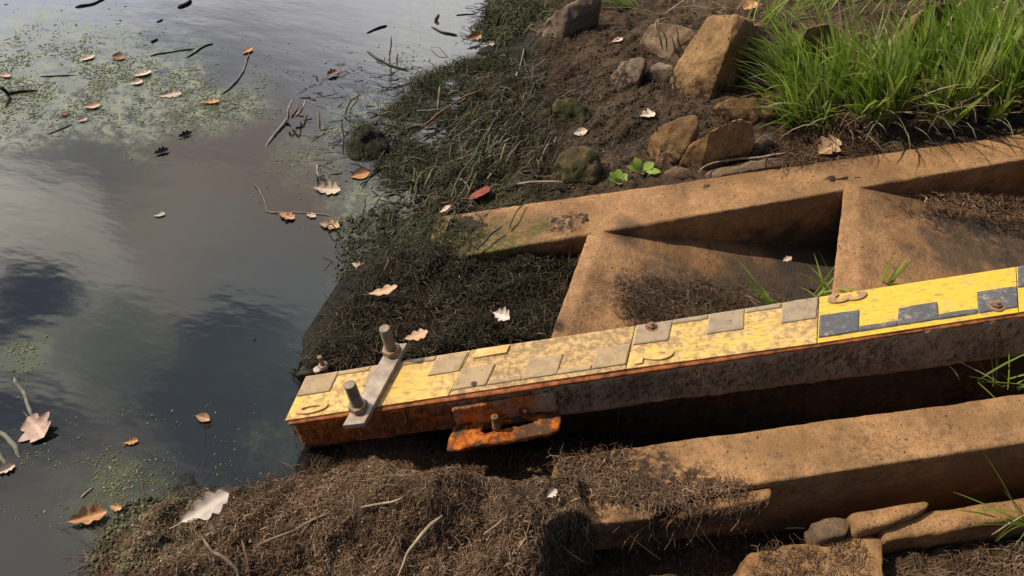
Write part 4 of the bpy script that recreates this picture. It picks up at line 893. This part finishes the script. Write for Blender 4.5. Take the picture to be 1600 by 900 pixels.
LEAVES = [
 ('pale crumpled leaf on the green scum, uppermost of the leaves there', (122, 95), (150, 86), 'pale', {}),
 ('pale beige oak leaf in the middle of the green scum, the larger of two touching', (205, 120), (240, 111), 'pale', {}),
 ('small pale leaf tucked below the larger beige leaf on the scum', (200, 131), (226, 126), 'pale', dict(shape='beech', wr=.33, curl=.4)),
 ('long pale leaf floating flat on the lower edge of the scum', (242, 150), (288, 145), 'pale', dict(wr=.22)),
 ('rusty brown leaf at the upper side of the scum', (172, 88), (198, 90), 'brown', dict(shape='beech', wr=.33, curl=.4)),
 ('pale pinkish leaf at the left edge of the photo above the dark twigs', (-4, 116), (18, 120), 'pink', {}),
 ('orange brown leaf under algae at the right tip of the scum', (312, 160), (346, 158), 'orange', {}),
 ('faded pinkish leaf soaked in the lower rim of the scum', (128, 168), (160, 163), 'pink', dict(shape='beech', wr=.33, curl=.4)),
 ('small pale star shaped leaf just below the scum', (118, 190), (139, 184), 'pink', {}),
 ('tiny dark red leaf below the scum', (95, 176), (104, 180), 'red', dict(wr=.45)),
 ('dark curled leaf drifting alone on the grey water, above the pale crumb', (278, 214), (300, 207), 'dark', dict(curl=.9, wr=.2)),
 ('dark leaf drifting on the grey water with its edge turned up', (240, 241), (264, 234), 'dark', dict(curl=.9, wr=.2)),
 ('small pale greenish scrap of leaf alone in the dark middle of the water', (240, 337), (258, 333), 'green', {}),
 ('reddish leaf stuck on the tip of the curved floating stem', (378, 84), (396, 74), 'orange', {}),
 ('orange pink leaf at the far waterline near the top', (731, 60), (752, 55), 'orange', dict(curl=.6, wr=.4, dz=.02)),
 ('small pale leaf lying on the algae right of the orange pink one', (754, 72), (772, 68), 'pale', {}),
 ('tan leaf floating close to the weed covered stone', (548, 276), (577, 270), 'orange', dict(shape='beech', wr=.33, curl=.4)),
 ('pale oak leaf floating at the foot of the bent dead reed', (490, 294), (532, 298), 'pale', dict(curl=.5)),
 ('yellowish oak leaf, left of the two floating along the thin stem', (436, 334), (460, 342), 'orange', dict(wr=.42)),
 ('light tan oak leaf, below the right end of the thin floating stem', (499, 350), (531, 354), 'tan', dict(wr=.36)),
 ('small dried leaf caught on the middle of the thin floating stem', (478, 335), (494, 338), 'pink', {}),
 ('red glossy rounded leaf standing on the dark algae', (733, 308), (766, 300), 'red', dict(shape='beech', wr=.48, dz=.014, dz1=.03, curl=.2)),
 ('small pinkish leaf on the algae below the red one', (688, 332), (705, 322), 'pink', dict(shape='beech', dz=.014)),
 ('pale leaf with a red stalk at the foot of the weed cushion', (550, 412), (574, 420), 'pale', dict(dz=.012)),
 ('large tan oak leaf lying on the dark weed behind the clamp bolts', (576, 477), (621, 468), 'tan', dict(off=-.06, dz=.040, dz1=.046, curl=.15, wr=.30)),
 ('tan oak leaf half hidden behind the clamp bar', (632, 546), (668, 536), 'tan', dict(off=-.06, dz=.036, dz1=.040, wr=.30, curl=.2)),
 ('small white crumpled leaf on the dark weed behind the gauge', (768, 508), (793, 519), 'white', dict(off=-.09, dz=.045, curl=.7, wr=.35)),
 ('pinkish oak leaf with deep lobes at the end of the pale submerged stalk', (44, 652), (70, 684), 'pink', dict(wr=.5, dz=.006)),
 ('pale folded leaf at the left edge above the bottom corner', (-8, 740), (24, 727), 'pale', dict(curl=.8, wr=.3)),
 ('tiny brown and white leaf floating alone in the lower left water', (192, 692), (216, 688), 'orange', dict(curl=.6)),
 ('small ochre leaf floating in front of the end of the gauge', (306, 650), (328, 657), 'tan', dict(shape='beech', curl=.6)),
 ('brown curled oak leaf on the algae at the lower left shore', (106, 816), (168, 800), 'orange', dict(curl=.7, dz=.010, wr=.30)),
 ('big pale oak leaf standing up on the root mat', (284, 816), (359, 770), 'white', dict(curl=.25, dz=.018, dz1=.045, wr=.22)),
 ('scrap of orange leaf between the brown curled leaf and the root mat', (171, 790), (190, 795), 'orange', dict(dz=.010)),
 ('pale small leaf upright at the edge of the root mat', (432, 757), (453, 749), 'pale', dict(dz=.012)),
 ('white scrap of leaf on the dark roots left of the concrete blocks', (855, 777), (870, 764), 'white', dict(dz=.02, dz1=.03, curl=.6, wr=.35)),
 ('pale star shaped leaf on the dark soil between the rocks', (1000, 182), (1024, 178), 'pale', dict(wr=.45, dz=.008)),
 ('small pale leaf on the soil left of the upright rock', (896, 209), (918, 204), 'pale', dict(shape='beech', dz=.008)),
 ('reddish oak leaf lying against the foot of the tussock', (1276, 246), (1304, 230), 'tan', dict(off=-.055, dz=.01, dz1=.025, wr=.45)),
 ('tiny pale leaf on the soil under the green tuft', (956, 66), (973, 60), 'pale', dict(dz=.008)),
 ('orange leaf at the top edge above the big boulder', (1162, 16), (1182, 4), 'orange', dict(dz=.03, wr=.45)),
 ('small white leaf scrap in the shadow of the step corner', (1222, 410), (1236, 404), 'pink', dict(off=-.16, dz=.004)),
 ('brown leaf with red edge among the floating debris near the reeds', (510, 118), (528, 112), 'brown', dict(curl=.6, dz=.008)),
]
for lab, a, b, col, kw in LEAVES: leaf(lab, a, b, col, **kw)

# ------------------------------------------------------------------ sticks, stems and reeds
def stick(name, label, pts, r0, r1, mat, cat='stick', on='g', knots=0, m=7, extra=()):
    f = {'g': lambda a, b, c: onG(a, b, c)[0], 'w': lambda a, b, c: PZ(a, b, c * (.3 if c < .015 else 1))}.get(on, lambda a, b, c: P(a, b, on) + np.array([0, 0, c]))
    path = spline([f(*p) for p in pts], m); r0 *= .68; r1 *= .68; path = path + .006 * np.stack([fbm(path, 22, 2, 3), fbm(path, 22, 2, 13), .3 * fbm(path, 22, 2, 23)], -1)
    o = obj(name, tube_mesh(name, path, r0, r1, 8, .2, knots), mat, loc=path[0]); return tag(o, label, cat)
stick('floating_reed', 'curved grey stem floating from the scum up to a reddish leaf', [(345, 147, .003), (368, 128, .006), (382, 110, .008), (387, 92, .010), (388, 82, .012)], .006, .0035, m_greyreed, 'stem', 'w')
stick('floating_twig', 'straight dark twig, longer one of the crossing pair above the scum', [(236, 88, .003), (270, 81, .005), (305, 76, .004)], .0035, .003, m_dark, 'twig', 'w')
stick('floating_twig', 'short thick dark twig crossing the longer one above the scum', [(292, 90, .003), (305, 82, .006), (320, 72, .008), (333, 67, .004)], .0045, .003, m_dark, 'twig', 'w')
stick('floating_twig', 'dark flat twig at the top edge of the water, left', [(118, 11, .003), (142, 6, .006), (165, -2, .004)], .007, .005, m_dark, 'twig', 'w')
stick('floating_twig', 'black lump of driftwood at the top edge beside grey scum', [(278, 12, .004), (290, 6, .012), (300, 0, .010)], .010, .008, m_dark, 'driftwood', 'w')
stick('floating_twig', 'small dark bit of wood floating between the driftwood lump and the scum', [(236, 66, .002), (246, 60, .006)], .007, .005, m_dark, 'driftwood', 'w')
stick('floating_twig', 'small dark chip of wood under the driftwood lump', [(243, 35, .002), (254, 30, .005)], .006, .004, m_dark, 'driftwood', 'w')
stick('floating_twig', 'grey twig floating below the scum', [(72, 210, .002), (88, 203, .005), (104, 196, .004), (112, 193, .002)], .005, .003, m_greyreed, 'twig', 'w')
stick('dark_twig', 'black forked twig at the left edge in the scum, rising part', [(-12, 132, .02), (4, 138, .03), (14, 150, .01), (8, 168, .003)], .010, .006, m_dark, 'twig', 'w')
stick('dark_twig', 'black twig lying flat in the scum near the left edge', [(8, 146, .008), (36, 143, .010), (62, 141, .005)], .008, .003, m_dark, 'twig', 'w')
stick('dark_twig', 'thin dark twig lying above the black twigs in the scum', [(62, 120, .003), (90, 118, .006), (124, 117, .003)], .0035, .002, m_dark, 'twig', 'w')
stick('dead_reed', 'pale broken reed stalk slanting through the water with a shredded top', [(416, 230, -.004), (428, 213, .006), (445, 192, .012), (453, 180, .02)], .006, .0075, m_greyreed, 'reed', 'w', 4)
for i, (pp, nm_) in enumerate([([(450, 190, .02), (451, 170, .05), (458, 152, .06)], 'left'), ([(455, 186, .02), (464, 172, .05), (466, 156, .04)], 'middle'), ([(460, 184, .02), (472, 172, .03), (478, 154, .03)], 'right')]):
    stick('reed_sheath', ['curled dry sheath on the left of the shredded reed top', 'brown dry sheath in the middle of the shredded reed top', 'dry sheath on the right of the shredded reed top'][i], pp, .007, .003, m_reed if i != 1 else m_redbark, 'reed sheath', 'w')
stick('dead_reed', 'bent dead reed standing over the pale floating leaf', [(497, 256, .012), (495, 272, .02), (503, 286, .012), (512, 294, .004)], .0055, .005, m_greyreed, 'reed', 'w')
stick('floating_reed', 'thin straw coloured stem floating with two oak leaves on it', [(414, 331, .002), (440, 333, .003), (470, 332, .003), (498, 334, .004), (522, 338, .002)], .003, .002, m_reed, 'stem', 'w')
stick('submerged_stem', 'thin greenish stem rising to the left end of the thin floating one', [(397, 285, .010), (408, 300, .006), (414, 318, .002), (416, 331, .001)], .003, .002, m_greyreed, 'stem', 'w')
stick('upright_reed', 'thin white reed standing upright out of the far water', [(609, 90, -.01), (610, 74, .04), (612, 56, .10)], .0045, .003, m_reed, 'reed', 'w', 3)
stick('upright_reed', 'very short white reed stub beside the thin upright one', [(621, 93, -.01), (621, 84, .035)], .0045, .003, m_reed, 'reed', 'w')
stick('floating_twig', 'long dark stick pointing at the bank behind the upright reed', [(572, 80, .0), (586, 90, .004), (610, 102, .008), (640, 110, .01)], .007, .005, m_dark, 'stick', 'w')
stick('floating_twig', 'dark knobbly twig floating at the far waterline', [(675, 42, .004), (690, 50, .010), (705, 53, .012), (716, 56, .004)], .006, .004, m_dark, 'twig', 'w')
stick('floating_twig', 'black leaf like chip of wood near the top of the water', [(680, 32, .004), (686, 22, .02)], .012, .006, m_dark, 'driftwood', 'w')
stick('floating_twig', 'dark twig alone in the middle of the far water', [(570, 52, .003), (590, 44, .008), (604, 40, .006)], .006, .005, m_dark, 'twig', 'w')
stick('floating_twig', 'thin dark sliver floating beside the top of the bank', [(714, 24, .003), (728, 22, .005), (742, 21, .003)], .005, .003, m_dark, 'twig', 'w')
stick('dark_twig', 'black forked twig standing in the water under the green clump', [(775, 45, .0), (780, 28, .06), (790, 12, .12)], .008, .004, m_dark, 'twig', 'w')
stick('dead_reed', 'pale upright reed stub in front of the weed covered stone', [(537, 222, -.005), (536, 205, .03), (535, 190, .06)], .005, .004, m_reed, 'reed', 'w', 2)
stick('dead_reed', 'pale reed stub under the yellow leaf scrap, standing in the water', [(498, 196, -.004), (497, 184, .02), (497, 172, .035)], .005, .004, m_reed, 'reed', 'w')
stick('dead_reed', 'grey broken reed stalk leaning right above the weed covered stone', [(538, 180, .01), (548, 158, .04), (562, 145, .05)], .006, .004, m_greyreed, 'reed', 'w')
stick('dead_reed', 'second grey reed stalk leaning right, nearer the bank', [(545, 172, .01), (556, 156, .03), (558, 142, .05)], .005, .003, m_greyreed, 'reed', 'w')
stick('dead_reed', 'pair of yellow straw stalks upright in the shore algae', [(684, 170, .02), (686, 150, .06), (688, 134, .09)], .008, .006, m_reed, 'reed', 'g', 2)
stick('reddish_stick', 'reddish stick lying diagonally across the shore algae', [(662, 196, .03), (685, 178, .035), (712, 160, .035), (760, 136, .03)], .006, .004, m_redbark)
stick('dead_reed', 'pale reed pointing left from the reddish stick', [(650, 173, .035), (672, 173, .035), (694, 170, .035)], .005, .003, m_greyreed, 'reed')
stick('green_stem', 'long dark green stem, upper of two running down to the pinkish leaf', [(705, 310, .02), (715, 280, .03), (738, 250, .04), (752, 222, .045), (766, 198, .03)], .005, .003, m_greenstem, 'stem')
stick('green_stem', 'dark green stem lower of the two beside the red leaf', [(712, 312, .02), (726, 294, .03), (744, 258, .035), (756, 228, .03)], .0045, .003, m_greenstem, 'stem')
stick('dead_reed', 'pale reed stalk lying on the mossy rock above the stair edge', [(808, 287, .03), (840, 284, .035), (878, 284, .03)], .005, .004, m_reed, 'reed')
stick('green_stem', 'dark stem lying over the mossy end of the stair edge', [(742, 396, .012), (765, 376, .02), (784, 362, .02)], .005, .003, m_dark, 'stem', -.06)
stick('green_stem', 'short dark stem hanging down over the stair edge', [(795, 362, .008), (802, 345, .02), (818, 322, .012)], .004, .003, m_greenstem, 'stem', -.06)
stick('dry_stick', 'thick dry pale stick lying on the back edge of the stairs', [(1090, 274, .012), (1108, 264, .018), (1150, 256, .016), (1200, 250, .014), (1224, 244, .012)], .003, .0055, m_reed, 'stick', -.058)
rock('pale_crust', 'flat pale crust of stone along the back edge of the stairs under the ochre rock', [(1105, 268, .012), (1140, 258, .022), (1190, 248, .026), (1226, 244, .022), (1228, 256, .012), (1170, 264, .012), (1120, 276, .006)], .02, m_rock3, .005, .004, 118)
stick('root', 'dead root hanging over the brown rock behind the boulder', [(1028, 28, .14), (1024, 45, .14), (1032, 62, .12), (1036, 80, .05)], .006, .003, m_bark, 'root')
stick('root', 'second dead root draped beside the first over the brown rock', [(1046, 26, .14), (1030, 36, .15), (1040, 60, .10), (1042, 82, .04)], .005, .003, m_bark, 'root')
stick('stick', 'long curved pale stick rising out of the root mat', [(622, 903, .012), (634, 870, .02), (655, 838, .03), (690, 806, .02)], .0025, .006, m_reed)
stick('stick', 'brown forked root running down to the bottom edge, left in the root mat', [(312, 836, .012), (330, 858, .016), (352, 868, .016), (368, 888, .012), (376, 910, .01)], .004, .005, m_bark, 'root')
stick('stick', 'thin root beside the forked one at the bottom edge', [(376, 838, .01), (384, 862, .014), (390, 900, .01)], .003, .0035, m_bark, 'root')
stick('stick', 'dark twig lying across the left part of the root mat', [(402, 852, .014), (440, 840, .02), (475, 822, .02), (520, 800, .014)], .004, .003, m_bark)
stick('stick', 'pale twig lying in the upper middle of the root mat', [(566, 794, .012), (590, 789, .016), (618, 783, .016), (632, 778, .012)], .003, .0028, m_reed)
stick('stick', 'short pale twig on the dark slope of the root mat', [(756, 833, .014), (770, 822, .018), (784, 808, .014)], .0028, .0022, m_reed)
stick('stick', 'brown root curling round the left end of the left block', [(862, 832, .01), (872, 845, .014), (884, 862, .012), (912, 882, .01)], .0055, .0025, m_bark, 'root', -.14)
stick('dead_reed', 'thick greenish reed section floating at the left edge', [(-15, 668, .002), (6, 684, .004), (22, 700, .003), (34, 714, .0)], .0075, .007, m_greyreed, 'reed', 'w', 3)
stick('dead_reed', 'second reed section at the left edge under the pale folded leaf', [(-15, 700, .001), (0, 716, .003), (14, 728, .002)], .006, .0055, m_greyreed, 'reed', 'w')
stick('dead_reed', 'pale submerged stalk leading down to the pinkish lobed leaf', [(20, 590, .002), (34, 612, .003), (44, 634, .003), (50, 652, .004)], .006, .005, m_greyreed, 'reed', 'w')
stick('floating_reed', 'short brown stem floating above the brown curled leaf', [(130, 778, .002), (138, 770, .004), (148, 762, .003)], .004, .003, m_reed, 'stem', 'w')
stick('straw_stem', 'pale stem arching out of the black gap at the right', [(1428, 582, .02), (1452, 578, .05), (1490, 592, .05), (1550, 612, .03)], .0022, .0015, m_reed, 'stem', -.17)
stick('straw_stem', 'pale stem lying on the lower slab at the right edge', [(1540, 842, .02), (1570, 824, .05), (1610, 818, .04)], .002, .0014, m_reed, 'stem', -.2)
stick('pale_root', 'bleached splinter lying in the hollow under the ledge', [(1226, 825, .0), (1244, 825, .002), (1259, 825, .0)], .0022, .0018, m_reed, 'splinter', -.24)
